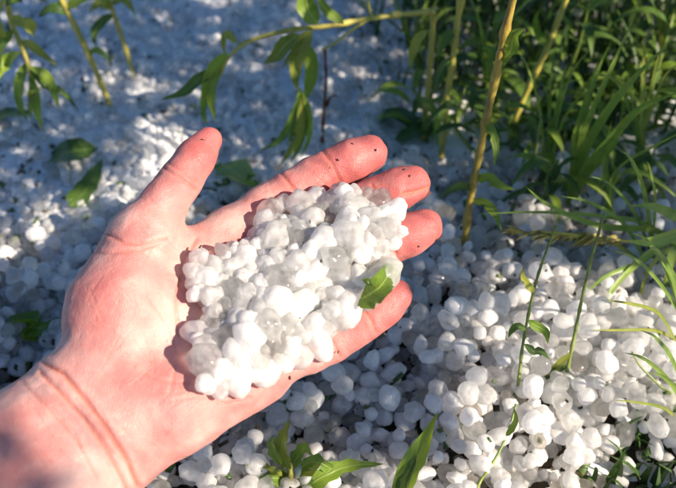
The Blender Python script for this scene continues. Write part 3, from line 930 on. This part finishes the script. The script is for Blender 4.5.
# the leaning stems at the left
tall_weed((110, 106), [(98, 76), (80, 36), (62, 0)], 0.0021, 0.0028, M_STEM_Y, 'leaning yellow stem, left one of the two slanting at the upper left', nodes=7,
          leaf_px=[([(88, 54), (96, 50), (104, 54), (110, 62)], 0.008, M_LEAF), ([(70, 14), (60, 8), (48, 10), (38, 18)], 0.014, M_LEAF_D), ([(66, 8), (78, 0), (90, -4), (104, 2)], 0.014, M_LEAF)])
tall_weed((133, 74), [(124, 44), (116, 20), (109, 0)], 0.0018, 0.0024, M_STEM_Y, 'leaning yellow stem, right one of the two slanting at the upper left', nodes=7,
          leaf_px=[([(112, 10), (104, 4), (96, 6), (88, 14)], 0.014, M_LEAF_Y), ([(114, 14), (102, 22), (94, 34), (96, 48)], 0.012, M_LEAF_D), ([(111, 4), (122, 0), (130, 6), (136, 16)], 0.010, M_LEAF_Y)])

# --- drooping leafy shoot at the left edge
b = ground_pt(-30, 120, 0.0); Y = b[1] - 0.03
r = plant_root('weed', b); tag(r, 'leafy green shoot drooping into the upper left corner', 'weed')
tube('stem', [b, A(-26, 40, Y), A(-14, -10, Y), A(2, -12, Y - 0.01), A(12, 24, Y - 0.02), A(24, 52, Y - 0.03), A(32, 76, Y - 0.035)], 0.003, 0.0016, M_STEM_Y, r, n=34, nodes=5)
for pts, w, m in [([(20, 40), (34, 48), (46, 58), (58, 66)], 0.010, M_LEAF_Y), ([(26, 62), (20, 82), (20, 104), (28, 122)], 0.012, M_LEAF_D), ([(30, 70), (36, 90), (38, 112), (46, 138)], 0.012, M_LEAF),
                  ([(30, 70), (44, 84), (62, 92), (80, 112)], 0.009, M_LEAF_D), ([(22, 52), (6, 62), (-6, 78), (-14, 96)], 0.014, M_LEAF_D), ([(10, 20), (24, 22), (32, 30), (34, 38)], 0.015, M_LEAF_Y),
                  ([(30, 72), (34, 86), (30, 104), (32, 120)], 0.010, M_LEAF_Y), ([(28, 66), (46, 76), (54, 92), (60, 112)], 0.010, M_LEAF), ([(6, 6), (20, -4), (34, -6), (46, 2)], 0.016, M_LEAF_D),
                  ([(14, 30), (2, 44), (-2, 60), (2, 82)], 0.014, M_LEAF), ([(4, 0), (-4, 14), (0, 30), (10, 42)], 0.012, M_LEAF_Y)]:
    m = M_LEAF if m is M_LEAF_D and random.random() < 0.6 else m
    leaf([A(x, y, Y - 0.035 + random.uniform(-0.01, 0.01)) for x, y in pts], w, m, r, up=(random.uniform(-.4, .6), -0.6, 0.6))
# yellow withered leaf tip beside it
b = ground_pt(46, 44, 0.01)

# --- long grass tuft
def grass_tuft(base_px, tips, label, mat=M_GRASS, w=0.007, Yoff=0.0):
    b = hit_pt(*base_px) - DOWN * 0.4; r = plant_root('grass_tuft', b); tag(r, label, 'grass')
    for path, ww, dY in tips:
        P = [b + np.array([random.uniform(-.006, .006), random.uniform(-.006, .006), 0])]
        for i, (x, y) in enumerate(path, 1): P.append(A(x, y, b[1] + dY * i / len(path)))
        leaf(P, ww, mat if random.random() < 0.8 else M_LEAF_Y, r, up=(random.uniform(-.3, .6), -0.8, 0.4), kind='grass', n=16, fold=0.3, name='blade', wave=0.03)
    return r
grass_tuft((572, 196), [([(578, 150), (592, 110), (612, 66), (636, 12)], 0.007, -0.01), ([(586, 150), (604, 116), (634, 78), (674, 38)], 0.009, -0.03), ([(588, 166), (610, 140), (640, 108), (680, 92)], 0.011, -0.05),
                       ([(580, 140), (588, 100), (598, 70), (610, 44)], 0.006, 0.0), ([(574, 160), (578, 128), (590, 90), (598, 60)], 0.008, 0.01), ([(584, 176), (600, 160), (616, 140), (622, 120)], 0.008, -0.01),
                       ([(576, 170), (574, 150), (578, 130), (584, 112)], 0.009, 0.0)], 'tuft of long green grass blades fanning up behind the dry seed head')
grass_tuft((606, 210), [([(612, 180), (622, 164), (646, 150), (690, 128)], 0.006, -0.03), ([(608, 186), (604, 164), (606, 146), (612, 120)], 0.005, 0.0), ([(618, 176), (640, 172), (664, 186), (690, 210)], 0.006, -0.03)],
           'small grass tuft at the foot of the long blades, right side')
grass_tuft((700, 262), [([(660, 232), (600, 226), (550, 206), (525, 186)], 0.006, -0.01), ([(650, 226), (600, 216), (540, 212), (476, 214)], 0.004, -0.01), ([(680, 236), (640, 262), (600, 280), (560, 322)], 0.006, -0.04), ([(672, 240), (630, 270), (606, 300), (584, 344)], 0.006, -0.05),
                       ([(676, 246), (668, 270), (664, 296), (662, 322)], 0.008, -0.03), ([(690, 226), (672, 214), (652, 206), (630, 206)], 0.011, -0.02), ([(670, 250), (648, 270), (640, 300), (636, 330)], 0.006, -0.04), ([(690, 232), (664, 238), (644, 242), (626, 240)], 0.012, -0.03)],
           'spreading green grass at the right edge with blades over the hail')
for (bx, by), nb, lab in [((640, 165), 9, 'fine thin grass tuft behind the long blades near the right edge'), ((548, 176), 7, 'sparse thin grass left of the long blade tuft'), ((492, 118), 8, 'thin grass between the thick brown stem and the slanting stem'), ((664, 90), 8, 'fine bright grass in the upper right corner'), ((415, 70), 6, 'few thin grass blades beside the bent stem')]:
    tips = []
    for k in range(nb):
        dx = random.uniform(-45, 60); hh = random.uniform(70, 150); cv = random.uniform(-20, 30)
        tips.append(([(bx + dx * 0.15, by - hh * 0.35), (bx + dx * 0.5 + cv * 0.2, by - hh * 0.75), (bx + dx + cv, by - hh * (1 - abs(cv) / 90))], random.uniform(0.0025, 0.0045), random.uniform(-0.02, 0.01)))
    grass_tuft((bx, by), tips, lab)
for (bx, by), tl, lab in [((690, 330), [(610, 250), (630, 232), (600, 300), (648, 246), (585, 330)], 'thin pale grass blades reaching in from the right edge over the hail'), ((696, 420), [(622, 352), (640, 330), (650, 372), (610, 400)], 'short thin grass reaching in at the lower right edge'), ((660, 262), [(560, 196), (590, 176), (620, 150), (646, 160), (540, 232)], 'thin grass crossing above the dry seed head')]:
    grass_tuft((bx, by), [([(bx + (x - bx) * 0.35, by + (y - by) * 0.55), (bx + (x - bx) * 0.7, by + (y - by) * 0.9), (x, y)], random.uniform(0.0025, 0.0045), -0.03) for x, y in tl], lab)
# dry seed head lying across
b = hit_pt(690, 276); YS = min(hit_pt(560, 236)[1], hit_pt(620, 240)[1], hit_pt(520, 232)[1]) - 0.034
r = plant_root('seed_head', A(625, 242, YS)); tag(r, 'dry yellow-brown grass seed head lying level above the hail', 'seed head')
tube('stem', [b - DOWN, A(668, 248, YS + 0.008), A(625, 241, YS), A(560, 236, YS - 0.003), A(508, 232, YS - 0.005)], 0.0013, 0.0006, M_STEM_Y, r, n=30)
for k in range(50):
    t = k / 49; x = 622 - 108 * t; y = 241 - 9 * t + random.uniform(-3.5, 3.5) * (1 - 0.7 * t)
    p = A(x, y, YS - 0.004 * t + random.uniform(-0.002, 0.001))
    d = np.array([-1, random.uniform(-.7, .2), random.uniform(-.7, .7)]); d = nrm(d) * random.uniform(0.007, 0.011)
    leaf([p, p + d * 0.5 + np.array([0, 0, 0.0008]), p + d], 0.0056 * (1 - 0.4 * t), M_SEED if random.random() < .75 else M_STEM_B, r, fold=0.8, n=5, name='husk', up=(0, random.uniform(-1, 1), random.uniform(0.1, 1)))
# --- thin seedlings standing in the sunlit hail
def seedling(base_px, pts_px, label, leaves, dY=0.03, r0=0.0011, mat=M_STEM_G):
    b = hit_pt(*base_px); r = plant_root('seedling', b); tag(r, label, 'seedling')
    n = len(pts_px)
    tube('stem', [b - DOWN, b] + [A(x, y, b[1] + dY * (i + 1) / n) for i, (x, y) in enumerate(pts_px)], r0, r0 * 0.6, mat, r, nodes=5)
    for pts, w, m, yy in leaves:
        leaf([A(x, y, b[1] + yy * 0.5) for x, y in pts], w, m, r, up=(random.uniform(-.4, .4), -0.6, 0.7))
seedling((518, 386), [(522, 350), (529, 312), (539, 272), (556, 226)], 'slender green seedling in the hail below the seed head tip',
         [([(536, 292), (528, 286), (522, 276), (524, 266)], 0.006, M_LEAF_Y, 0.02), ([(528, 320), (536, 326), (546, 332), (548, 344)], 0.008, M_LEAF, 0.01), ([(526, 330), (518, 326), (512, 330), (508, 338)], 0.006, M_LEAF_D, 0.008), ([(524, 344), (532, 350), (542, 352), (550, 360)], 0.007, M_LEAF_D, 0.005)], dY=0.03)
seedling((566, 376), [(573, 342), (580, 308), (589, 268), (604, 214)], 'upright green grass stalk in the middle of the sunlit hail',
         [([(572, 352), (560, 362), (550, 372), (532, 376)], 0.007, M_LEAF_Y, 0.003), ([(568, 366), (556, 370), (544, 378), (528, 384)], 0.006, M_LEAF_D, 0.002)], dY=0.02, r0=0.0012)
seedling((478, 486), [(488, 470), (500, 450), (510, 426), (516, 404)], 'thin green stalk lying over the hail at the bottom edge',
         [([(506, 436), (512, 428), (516, 418), (514, 408)], 0.005, M_LEAF, 0.02)], dY=0.035, r0=0.001)
seedling((672, 396), [(662, 388), (652, 378), (640, 366), (632, 352)], 'short brown stalk on the hail near the right edge', [], dY=0.012, r0=0.0008, mat=M_STEM_G)

# --- leafy weed at the bottom
b = hit_pt(290, 494); r = plant_root('weed', b); tag(r, 'small green weed sprouting at the bottom edge below the hand', 'weed')
tube('stem', [b - DOWN, b, A(291, 478, b[1] + 0.004), A(290, 462, b[1] + 0.008)], 0.0018, 0.0013, M_STEM_Y, r)
for pts, w, m in [([(289, 470), (282, 452), (284, 436), (289, 420)], 0.013, M_LEAF_Y), ([(290, 470), (298, 456), (306, 448), (312, 456)], 0.011, M_LEAF), ([(289, 476), (272, 470), (258, 464), (246, 466)], 0.006, M_LEAF_Y),
                  ([(294, 478), (308, 462), (326, 466), (340, 478)], 0.012, M_LEAF), ([(300, 490), (320, 478), (348, 466), (384, 464)], 0.014, M_LEAF), ([(286, 482), (276, 478), (262, 480), (248, 490)], 0.012, M_LEAF),
                  ([(292, 484), (306, 484), (322, 490), (336, 502)], 0.014, M_LEAF_D), ([(288, 474), (280, 462), (272, 446), (274, 434)], 0.010, M_LEAF), ([(292, 480), (300, 470), (310, 472), (322, 462)], 0.009, M_LEAF_Y), ([(286, 486), (280, 490), (270, 500), (262, 512)], 0.012, M_LEAF_D)]:
    leaf([A(x, y, b[1] + 0.006 + random.uniform(-.004, .006)) for x, y in pts], w, m, r, up=(random.uniform(-.4, .4), -0.5, 0.8), serr=0.2, fold=0.3)
# --- folded broad blade
b = hit_pt(398, 500); r = plant_root('broad_grass', b); tag(r, 'broad folded green blade poking up from the hail at the bottom', 'grass')
leaf([b - DOWN, A(408, 478, b[1] + 0.002), A(424, 446, b[1] + 0.010), A(439, 410, b[1] + 0.018)], 0.0185, M_LEAF, r, up=(-0.6, -0.6, 0.4), fold=0.6, kind='grass', name='blade', n=14)
leaf([b - DOWN, A(404, 484, b[1] + 0.002), A(410, 468, b[1] + 0.004), A(416, 454, b[1] + 0.008)], 0.012, M_LEAF_D, r, up=(-0.2, -0.6, 0.6), fold=0.5, kind='grass', name='blade', n=10)

# --- loose leaves lying about
def loose_leaf(pts_px, w, mat, label, lift=0.003, kind='ovate', serr=0.0, up=(0.1, -0.2, 1), arch=0.006):
    P = []
    for i, (x, y) in enumerate(pts_px):
        z = hit_pt(x, y)[2] + lift + arch * math.sin(math.pi * i / (len(pts_px) - 1))
        P.append(ground_pt(x, y, z))
    o = leaf(P, w, mat, None, up=up, kind=kind, serr=serr, fold=0.2, wave=0.1, n=13)
    o.name = 'fallen_leaf'
    tag(o, label, 'leaf'); return o
loose_leaf([(52, 156), (66, 152), (80, 150), (98, 148)], 0.024, M_LEAF_D, 'oval dark green leaf lying on the shaded hail left of the thumb')
loose_leaf([(70, 206), (82, 194), (92, 180), (102, 158)], 0.015, M_LEAF_D, 'narrow dark green leaf slanting just below the oval leaf')
loose_leaf([(-8, 120), (6, 116), (18, 114), (30, 112)], 0.014, M_LEAF_D, 'dark leaf lying at the left edge under the drooping shoot')
loose_leaf([(14, 322), (26, 324), (40, 328), (58, 318)], 0.016, M_LEAF, 'bright green leaf on the ground beside the wrist', serr=0.12, lift=0.006)
loose_leaf([(20, 336), (32, 334), (40, 330), (52, 338)], 0.012, M_LEAF, 'smaller green leaf tucked under the bright leaf by the wrist', serr=0.1)
loose_leaf([(222, 164), (234, 172), (246, 180), (258, 186)], 0.022, M_LEAF, 'bright green leaf lying between thumb and index finger', serr=0.08, lift=0.006)
loose_leaf([(380, 118), (398, 116), (414, 124), (434, 138)], 0.018, M_LEAF_D, 'dark leaf on the ground at the foot of the bent stem')
loose_leaf([(396, 140), (416, 132), (432, 126), (448, 128)], 0.015, M_LEAF_D, 'dark leaf crossing another behind the middle fingertip')
# leaf piece on the heap in the hand
def on_heap(px, py, extra=0.001):
    best = None
    u, v = loc(hand_pt(px, py, 14))[:2]
    h = hp.H[int((v - v0) / RES), int((u - u0) / RES)]
    u, v = loc(hand_pt(px, py, h * 1000))[:2]
    h = max(h, hp.H[int((v - v0) / RES), int((u - u0) / RES)])
    return hand_pt(px, py, (h + extra) * 1000)
P = [on_heap(362, 299, 0.003), on_heap(371, 293, 0.0055), on_heap(382, 284, 0.0055), on_heap(394, 266, 0.004)]
o = leaf(P, 0.013, M_LEAF, None, up=HN, kind='ovate', serr=0.07, n=17, fold=0.25, wave=0.2); o.name = 'leaf_fragment'
tag(o, 'torn bright green leaf piece lying on the hail in the hand', 'leaf')

# --- bits of plant matter
def bits(name, places, label, mat=None):
    V, Fc = [], []; off = 0
    for p, s in places:
        d1 = nrm(rng.normal(size=3)) ; d2 = nrm(np.cross(d1, rng.normal(size=3))); d3 = np.cross(d1, d2)
        l = s * random.uniform(0.6, 1.6); w = s * random.uniform(0.3, 0.6); h = s * 0.25
        c = [p + d1 * l * a * (0.7 if abs(b_) > 0 and random.random() < .5 else 1) + d2 * w * b_ + d3 * h * c_ for a in (-1, 1) for b_ in (-1, 1) for c_ in (-1, 1)]
        V += c; Fc += [tuple(off + i for i in q) for q in [(0, 1, 3, 2), (4, 6, 7, 5), (0, 4, 5, 1), (2, 3, 7, 6), (0, 2, 6, 4), (1, 5, 7, 3)]]
        off += 8

    o = np_mesh(name, np.array(V), np.array(Fc), mat or M_DEBRIS, smooth=False)
    return tag(o, label, 'debris', kind='stuff')
pl = []
for px, py in [(347, 188), (200, 247), (208, 258), (384, 252), (378, 262), (392, 208), (244, 280), (262, 352), (290, 378), (246, 386), (262, 300), (300, 318), (356, 232), (228, 268), (338, 352), (276, 330), (320, 262), (250, 360), (368, 300), (270, 250), (310, 222)]:
    pl.append((on_heap(px, py, 0.0001), 0.0005 + 0.0014 * random.random() ** 2))
for px, py in [(352, 144), (376, 150), (338, 160), (330, 168), (404, 170), (203, 140), (418, 246), (436, 240), (410, 176)]:
    d = ray(px, py); hit = hand_bvh.ray_cast(Vector(CAMP), Vector(d), 1)
    if hit[0] is not None: pl.append((np.array(hit[0]), random.uniform(0.0006, 0.0012)))
bits('plant_debris', pl, 'dark specks of plant debris stuck on the hail and fingers')
pl = []
while len(pl) < 2600:
    x, y = random.uniform(-0.5, 0.5), random.uniform(0.2, 1.0)
    if abs(x) > vx(y): continue
    n = float(vnoise2(np.array([x]), np.array([y]), 16, 6.5)[0])
    if random.random() > 0.35 + n: continue
    pl.append((np.array([x, y, GROUND_H(x, y)]), random.uniform(0.0008, 0.0030)))
for _ in range(260):
    g = hit_pt(random.uniform(150, 676), random.uniform(250, 488)); pl.append((g - np.array([0, 0, 0.0004]), 0.0004 + 0.0014 * random.random() ** 3))
bits('ground_debris', pl, 'dark specks of torn leaves scattered over the hail')

pl = []
for _ in range(750):
    px, py = random.uniform(0, 676), random.uniform(0, 488) ** 1.0
    if py > 250 and random.random() < 0.7: continue
    pl.append((hit_pt(px, py), 0.0008 + 0.0034 * random.random() ** 2))
bits('leaf_scraps', pl, 'small torn green leaf scraps scattered over the hail', mat_stem('leaf_scrap', (0.03, 0.07, 0.015), (0.08, 0.14, 0.03), (0.16, 0.17, 0.05)))

# --- undergrowth at the upper right
def small_weed(b, h, nl, mats, label, spread=0.05):
    r = plant_root('weed', b); tag(r, label, 'weed', 'leafy weeds in the dark undergrowth')
    lean = np.array([random.uniform(-.3, .3), random.uniform(-.3, .3), 1]) * h
    S = [b, b + lean * 0.5 + rng.normal(size=3) * 0.006, b + lean]
    tube('stem', S, 0.0018, 0.0009, M_STEM_G, r, n=10, sides=6)
    for k in range(nl):
        t = 0.25 + 0.75 * k / nl; p = S[0] + (S[2] - S[0]) * t
        a = k * 2.4 + random.random(); L = spread * random.uniform(0.6, 1.15)
        d = np.array([math.cos(a), math.sin(a), 0])
        q1 = p + d * L * 0.4 + np.array([0, 0, L * 0.2]); q2 = p + d * L * 0.75 + np.array([0, 0, L * 0.12]); q3 = p + d * L + np.array([0, 0, -L * 0.15])
        leaf([p, q1, q2, q3], L * random.uniform(0.22, 0.4), random.choice(mats), r, up=(0, 0, 1), n=8)
    return r
k = 0
spots = []
while k < 34:
    px, py = random.uniform(395, 720), random.uniform(-150, 150)
    if px < 470 and py > 90: continue
    g = ground_pt(px, py, 0.0)
    if any(np.hypot(g[0] - q[0], g[1] - q[1]) < 0.03 for q in spots): continue
    spots.append(g); k += 1
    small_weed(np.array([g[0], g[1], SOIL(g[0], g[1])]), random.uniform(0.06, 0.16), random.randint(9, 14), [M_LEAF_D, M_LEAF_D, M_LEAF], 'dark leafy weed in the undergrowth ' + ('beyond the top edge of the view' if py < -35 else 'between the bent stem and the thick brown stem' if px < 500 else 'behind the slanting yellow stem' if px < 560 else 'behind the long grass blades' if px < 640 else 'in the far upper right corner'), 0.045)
lows = []
while len(lows) < 16:
    px, py = random.uniform(400, 660), random.uniform(95, 205)
    if px < 455 and py > 140: continue
    g = hit_pt(px, py)
    if any(np.hypot(g[0] - q[0], g[1] - q[1]) < 0.022 for q in lows): continue
    lows.append(g)
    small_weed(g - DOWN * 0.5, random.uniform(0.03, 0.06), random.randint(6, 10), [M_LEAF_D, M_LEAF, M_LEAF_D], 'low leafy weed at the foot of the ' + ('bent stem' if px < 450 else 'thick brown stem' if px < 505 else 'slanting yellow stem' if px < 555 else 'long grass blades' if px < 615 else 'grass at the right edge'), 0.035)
def grass_stuff(n, region, name, label, hmin, hmax):
    V, Fc = [], []; off = 0
    for _ in range(n):
        x, y = region()
        b0 = np.array([x, y, SOIL(x, y)]); h = random.uniform(hmin, hmax); a = random.random() * 6.28
        d = np.array([math.cos(a), math.sin(a), 0]); s = np.array([-d[1], d[0], 0]) * random.uniform(0.0012, 0.0028)
        ln = random.uniform(0.2, 0.9)
        for t in (0, 0.35, 0.7, 1.0):
            c = b0 + np.array([0, 0, h * (t - 0.35 * ln * t * t)]) + d * h * ln * t * t
            w = s * (1 - t ** 2 * 0.95); V += [c - w, c + w]
        for i in range(3): Fc.append((off + 2 * i, off + 2 * i + 1, off + 2 * i + 3, off + 2 * i + 2))
        off += 8
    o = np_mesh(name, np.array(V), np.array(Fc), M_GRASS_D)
    uvl = o.data.uv_layers.new(name='UVMap')
    return tag(o, label, 'grass', kind='stuff')
def reg():
    while True:
        x, y = random.uniform(-0.1, 0.75), random.uniform(0.46, 1.3)
        if y > 0.47 + 0.35 * max(0, 0.2 - x) + 0.10 * random.random() ** 0.5 and x > 0.02 + random.random() * 0.06: return x, y
def reg2():
    g = ground_pt(random.uniform(590, 700), random.uniform(440, 510), 0.0); return g[0], g[1]
grass_stuff(60, reg2, 'short_grass', 'short dark grass between the hail at the bottom right corner', 0.01, 0.03)
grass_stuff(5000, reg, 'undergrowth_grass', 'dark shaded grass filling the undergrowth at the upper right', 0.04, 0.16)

# --- unseen weeds and crowns, added out of frame to shade ground and forearm
lit_zones = [[(418, 262), (470, 275), (560, 280), (610, 262), (700, 225), (700, 510), (392, 510), (396, 400), (412, 340)],
             [(100, 466), (215, 452), (235, 510), (100, 510)], [(120, 150), (140, 112), (190, 120), (190, 160), (150, 175)], [(240, 452), (330, 452), (392, 470), (392, 510), (240, 510)]]
SN = np.array(SUN)
hp_px, hp_py, _ = project(wpos)
palm_side = (hp_px > -60) & (hp_py < 560)            # everything beyond the wrist fold
foot = wpos[palm_side] - SN * (wpos[palm_side][:, 2:3] / SN[2])
FM = np.zeros((300, 300), bool)                                      # where the hand's own shadow falls, 5 mm cells
FM[np.clip(((foot[:, 1]) / 0.005).astype(int), 0, 299), np.clip(((foot[:, 0] + 0.75) / 0.005).astype(int), 0, 299)] = True
def hand_free(x, y, rad):
    i, j, n = int(y / 0.005), int((x + 0.75) / 0.005), int(rad / 0.005)
    if i - n < 0 or j - n < 0: return True
    return not FM[i - n:i + n + 1, j - n:j + n + 1].any()
def wants_shade(x, y):
    px, py, _ = project((x, y, 0.015))
    if px > 395 and py < 110 and random.random() < 0.72: return False
    return not any(in_poly(px, py, z) for z in lit_zones)
LM = FM.copy()
for i in range(300):
    for j in range(300):
        x, y = (j + 0.5) * 0.005 - 0.75, (i + 0.5) * 0.005
        if 0.2 < y < 0.6 and abs(x) < vx(y) and not wants_shade(x, y): LM[i, j] = True
def shadow_hits(pts):
    g = pts - SN * (pts[:, 2:3] / SN[2])
    h = LM[np.clip((g[:, 1] / 0.005).astype(int), 0, 299), np.clip(((g[:, 0] + 0.75) / 0.005).astype(int), 0, 299)].sum()
    a_, b_, z_ = project(pts); mg = 0.03 / np.maximum(z_, 0.03) * F
    return h + 50 * ((z_ > 0.02) & (a_ > -mg) & (a_ < W0 + mg) & (b_ > -mg) & (b_ < H0 + mg)).sum()
for i, (x, y, zt) in enumerate([(0.46, 0.22, 0.55), (0.56, 0.42, 0.6), (0.40, -0.08, 0.6), (0.05, -0.25, 0.62), (0.66, 0.10, 0.8), (1.02, -0.62, 1.0)]):
    for k in range(200):                                              # stand where the stem's shadow misses the hand
        x2, y2 = x + random.uniform(-.1, .1) * k / 60, y + random.uniform(-.1, .1) * k / 60
        b = np.array([x2, y2, SOIL(x2, y2)]); P = [b, b + np.array([0.01, 0, zt * 0.5]), b + np.array([-0.02, 0.01, zt])]
        if shadow_hits(spline(P, 60)) == 0: break
    r = plant_root('weed', b)  # out-of-view weed, added to carry leaves that block the sun
    tag(r, ['unseen leafy weed added for shade, just right of the view', 'unseen tall leafy weed added for shade, farther right', 'unseen leafy weed added for shade beside the viewer on the right', 'unseen leafy weed added for shade behind the viewer', 'unseen leafy weed added for shade, far off to the right', 'unseen tallest leafy weed added for shade, far behind on the right'][i], 'weed')
    tube('stem', P, 0.004, 0.0025, M_STEM_G, r, n=26, nodes=8)
    tall.append((r, np.array(P)))
SM = np.zeros((300, 300), bool)                                      # light kept for the stems and blades that stand in the sun
for o in list(SC.objects):
    nm_ = o.name.split('.')[0]
    if o.type == 'MESH' and o.parent and (nm_ in ('stem', 'blade') or (nm_ == 'leaf' and ('broken' in o.parent['label'] or 'drooping' in o.parent['label']))) and 'undergrowth' not in o.parent['label'] and 'thin' not in o.parent['label'] and 'fine' not in o.parent['label']:
        c = np.empty(len(o.data.vertices) * 3, np.float32); o.data.vertices.foreach_get('co', c); c = c.reshape(-1, 3).astype(float)
        a_, b_, z_ = project(c); c = c[(z_ > 0.1) & (a_ > 0) & (a_ < W0) & (b_ > 0) & (b_ < H0)]
        if len(c):
            c = c - SN * (c[:, 2:3] / SN[2])
            SM[np.clip((c[:, 1] / 0.005).astype(int), 0, 299), np.clip(((c[:, 0] + 0.75) / 0.005).astype(int), 0, 299)] = True
COVER = np.zeros((300, 300), bool)
ring = [(a, b_) for a in range(-4, 5) for b_ in range(-4, 5) if a * a + b_ * b_ <= 18]
shade_crown = [[] for _ in tall]  # leaves added per weed, out of view, to cast the wanted shade
def try_shade_leaf(x, y, zs, L):
    i, j = int(y / 0.005), int((x + 0.75) / 0.005)
    if not (5 < i < 294 and 5 < j < 294): return False
    R_ = L / 0.085 * 4.2; ring = [(a, b_) for a in range(-4, 5) for b_ in range(-4, 5) if a * a + b_ * b_ <= R_ * R_]
    cv = sum(COVER[i + a, j + b_] for a, b_ in ring) / len(ring)
    if cv > 0.55: return False
    for z in zs:
        p = np.array([x, y, 0]) + SN * (z / SN[2])
        qx, qy, qz = project(p)
        mg = 0.055 / max(qz, 0.02) * F
        if qz > -0.05 and (qz < 0.05 or (-mg < qx < W0 + mg and -mg < qy < H0 + mg)): continue
        if np.linalg.norm(p - CAMP) < 0.12: continue
        w = min(range(len(tall)), key=lambda q: np.linalg.norm(tall[q][1][-1] - p))
        shade_crown[w].append((p, L))
        for a, b_ in ring: COVER[i + a, j + b_] = True
        return True
    return False
for _ in range(60000):
    x, y = random.uniform(-0.5, 0.5), random.uniform(0.22, 1.0)
    L_ = random.choice([0.035, 0.05, 0.065, 0.08])
    if abs(x) > vx(y) or not hand_free(x, y, L_ * 0.5) or not all(wants_shade(x + a, y + b_) for a, b_ in ((0, 0), (.014, 0), (-.014, 0), (0, .014), (0, -.014))): continue
    i, j = int(y / 0.005), int((x + 0.75) / 0.005)
    if SM[i - 2:i + 3, j - 2:j + 3].any() and random.random() < 0.9: continue
    try_shade_leaf(x, y, [random.uniform(0.22, 0.60) for _k in range(5)] + [random.uniform(0.55, 0.95) for _k in range(4)], L_)
arm_side = (hp_px - 45) * 0.8 - (hp_py - 360) * 0.6 < -24
arm = wpos[arm_side & (hp_px > -150) & (hp_px * 0.6 + hp_py * 0.8 < 395)]
pf = wpos[(hp_px - 45) * 0.8 - (hp_py - 360) * 0.6 > -8]; pf = pf - SN * (pf[:, 2:3] / SN[2])
PF = np.zeros((300, 300), bool); PF[np.clip((pf[:, 1] / 0.005).astype(int), 0, 299), np.clip(((pf[:, 0] + 0.75) / 0.005).astype(int), 0, 299)] = True
for v in arm[rng.integers(0, len(arm), 900)]:                        # leaves added about a metre off to put soft shade on the forearm
    g = v - SN * (v[2] / SN[2]); i, j = int(g[1] / 0.005), int((g[0] + 0.75) / 0.005)
    if not PF[max(0, i - 3):i + 4, max(0, j - 3):j + 4].any(): try_shade_leaf(g[0], g[1], [random.uniform(0.75, 1.1) for _k in range(4)], random.uniform(0.03, 0.045))
for _ in range(3500):                                               # small leaves added to close the shade beside and under the hand
    px, py = random.choice([(random.uniform(-10, 118), random.uniform(110, 345)), (random.uniform(190, 392), random.uniform(335, 452))])
    g = hit_pt(px, py); x, y = (g - SN * (g[2] / SN[2]))[:2]
    if hand_free(x, y, 0.011): try_shade_leaf(x, y, [random.uniform(0.3, 0.6) for _k in range(4)] + [random.uniform(0.55, 0.95) for _k in range(4)], random.uniform(0.024, 0.034))
cnt = sum(map(len, shade_crown))
def clear_path(a, b, sp):
    """a bent way from a to b that keeps out of the hand's light and of the view"""
    best = None
    for k in range(30):
        m = (a + b) / 2 + np.array([0, 0, 0.02 + sp * 0.2]) + rng.normal(size=3) * sp * (k / 10)
        h = shadow_hits(spline([a, m, b], 40))
        if best is None or h < best[0]: best = (h, m)
        if h == 0: break
    return [a, best[1], b], best[0]
LOST = [0]
for (r, Pst), cl in zip(tall, shade_crown):
    stem = spline(Pst, 30)
    todo = list(cl)
    while todo:
        p0 = todo[0][0]; todo.sort(key=lambda q: np.linalg.norm(q[0] - p0))
        part, todo = todo[:7], todo[7:]
        cen = part[0][0] + np.array([0, 0, 0.012])
        opts = []
        for r2, P2 in sorted(tall, key=lambda q: np.linalg.norm(q[1][-1] - cen))[:4]:
            st2 = spline(P2, 30)
            for i in (29, 26, 23):
                pa, h = clear_path(st2[i], cen, 0.10)
                opts.append((h, len(opts), pa, r2))
                if h == 0: break
            if h == 0: break
        h, _, pa, r2 = min(opts, key=lambda q: q[:2])
        if h >= 50: LOST[0] += len(part); continue
        bo = tube('shade_branch', pa, 0.0015, 0.0009, M_STEM_G, r2, n=12, sides=6)  # added twig that holds the unseen shading leaves
        for p, L in part:
            d = p - cen; d = nrm(d * np.array([1, 1, 0.3]) + rng.normal(size=3) * 0.01)
            q0 = p - d * L * 0.5
            pa, h = clear_path(cen, q0, 0.03)
            if h >= 50: continue
            tube('shade_petiole', pa, 0.0007, 0.0005, M_STEM_G, bo, n=7, sides=4)
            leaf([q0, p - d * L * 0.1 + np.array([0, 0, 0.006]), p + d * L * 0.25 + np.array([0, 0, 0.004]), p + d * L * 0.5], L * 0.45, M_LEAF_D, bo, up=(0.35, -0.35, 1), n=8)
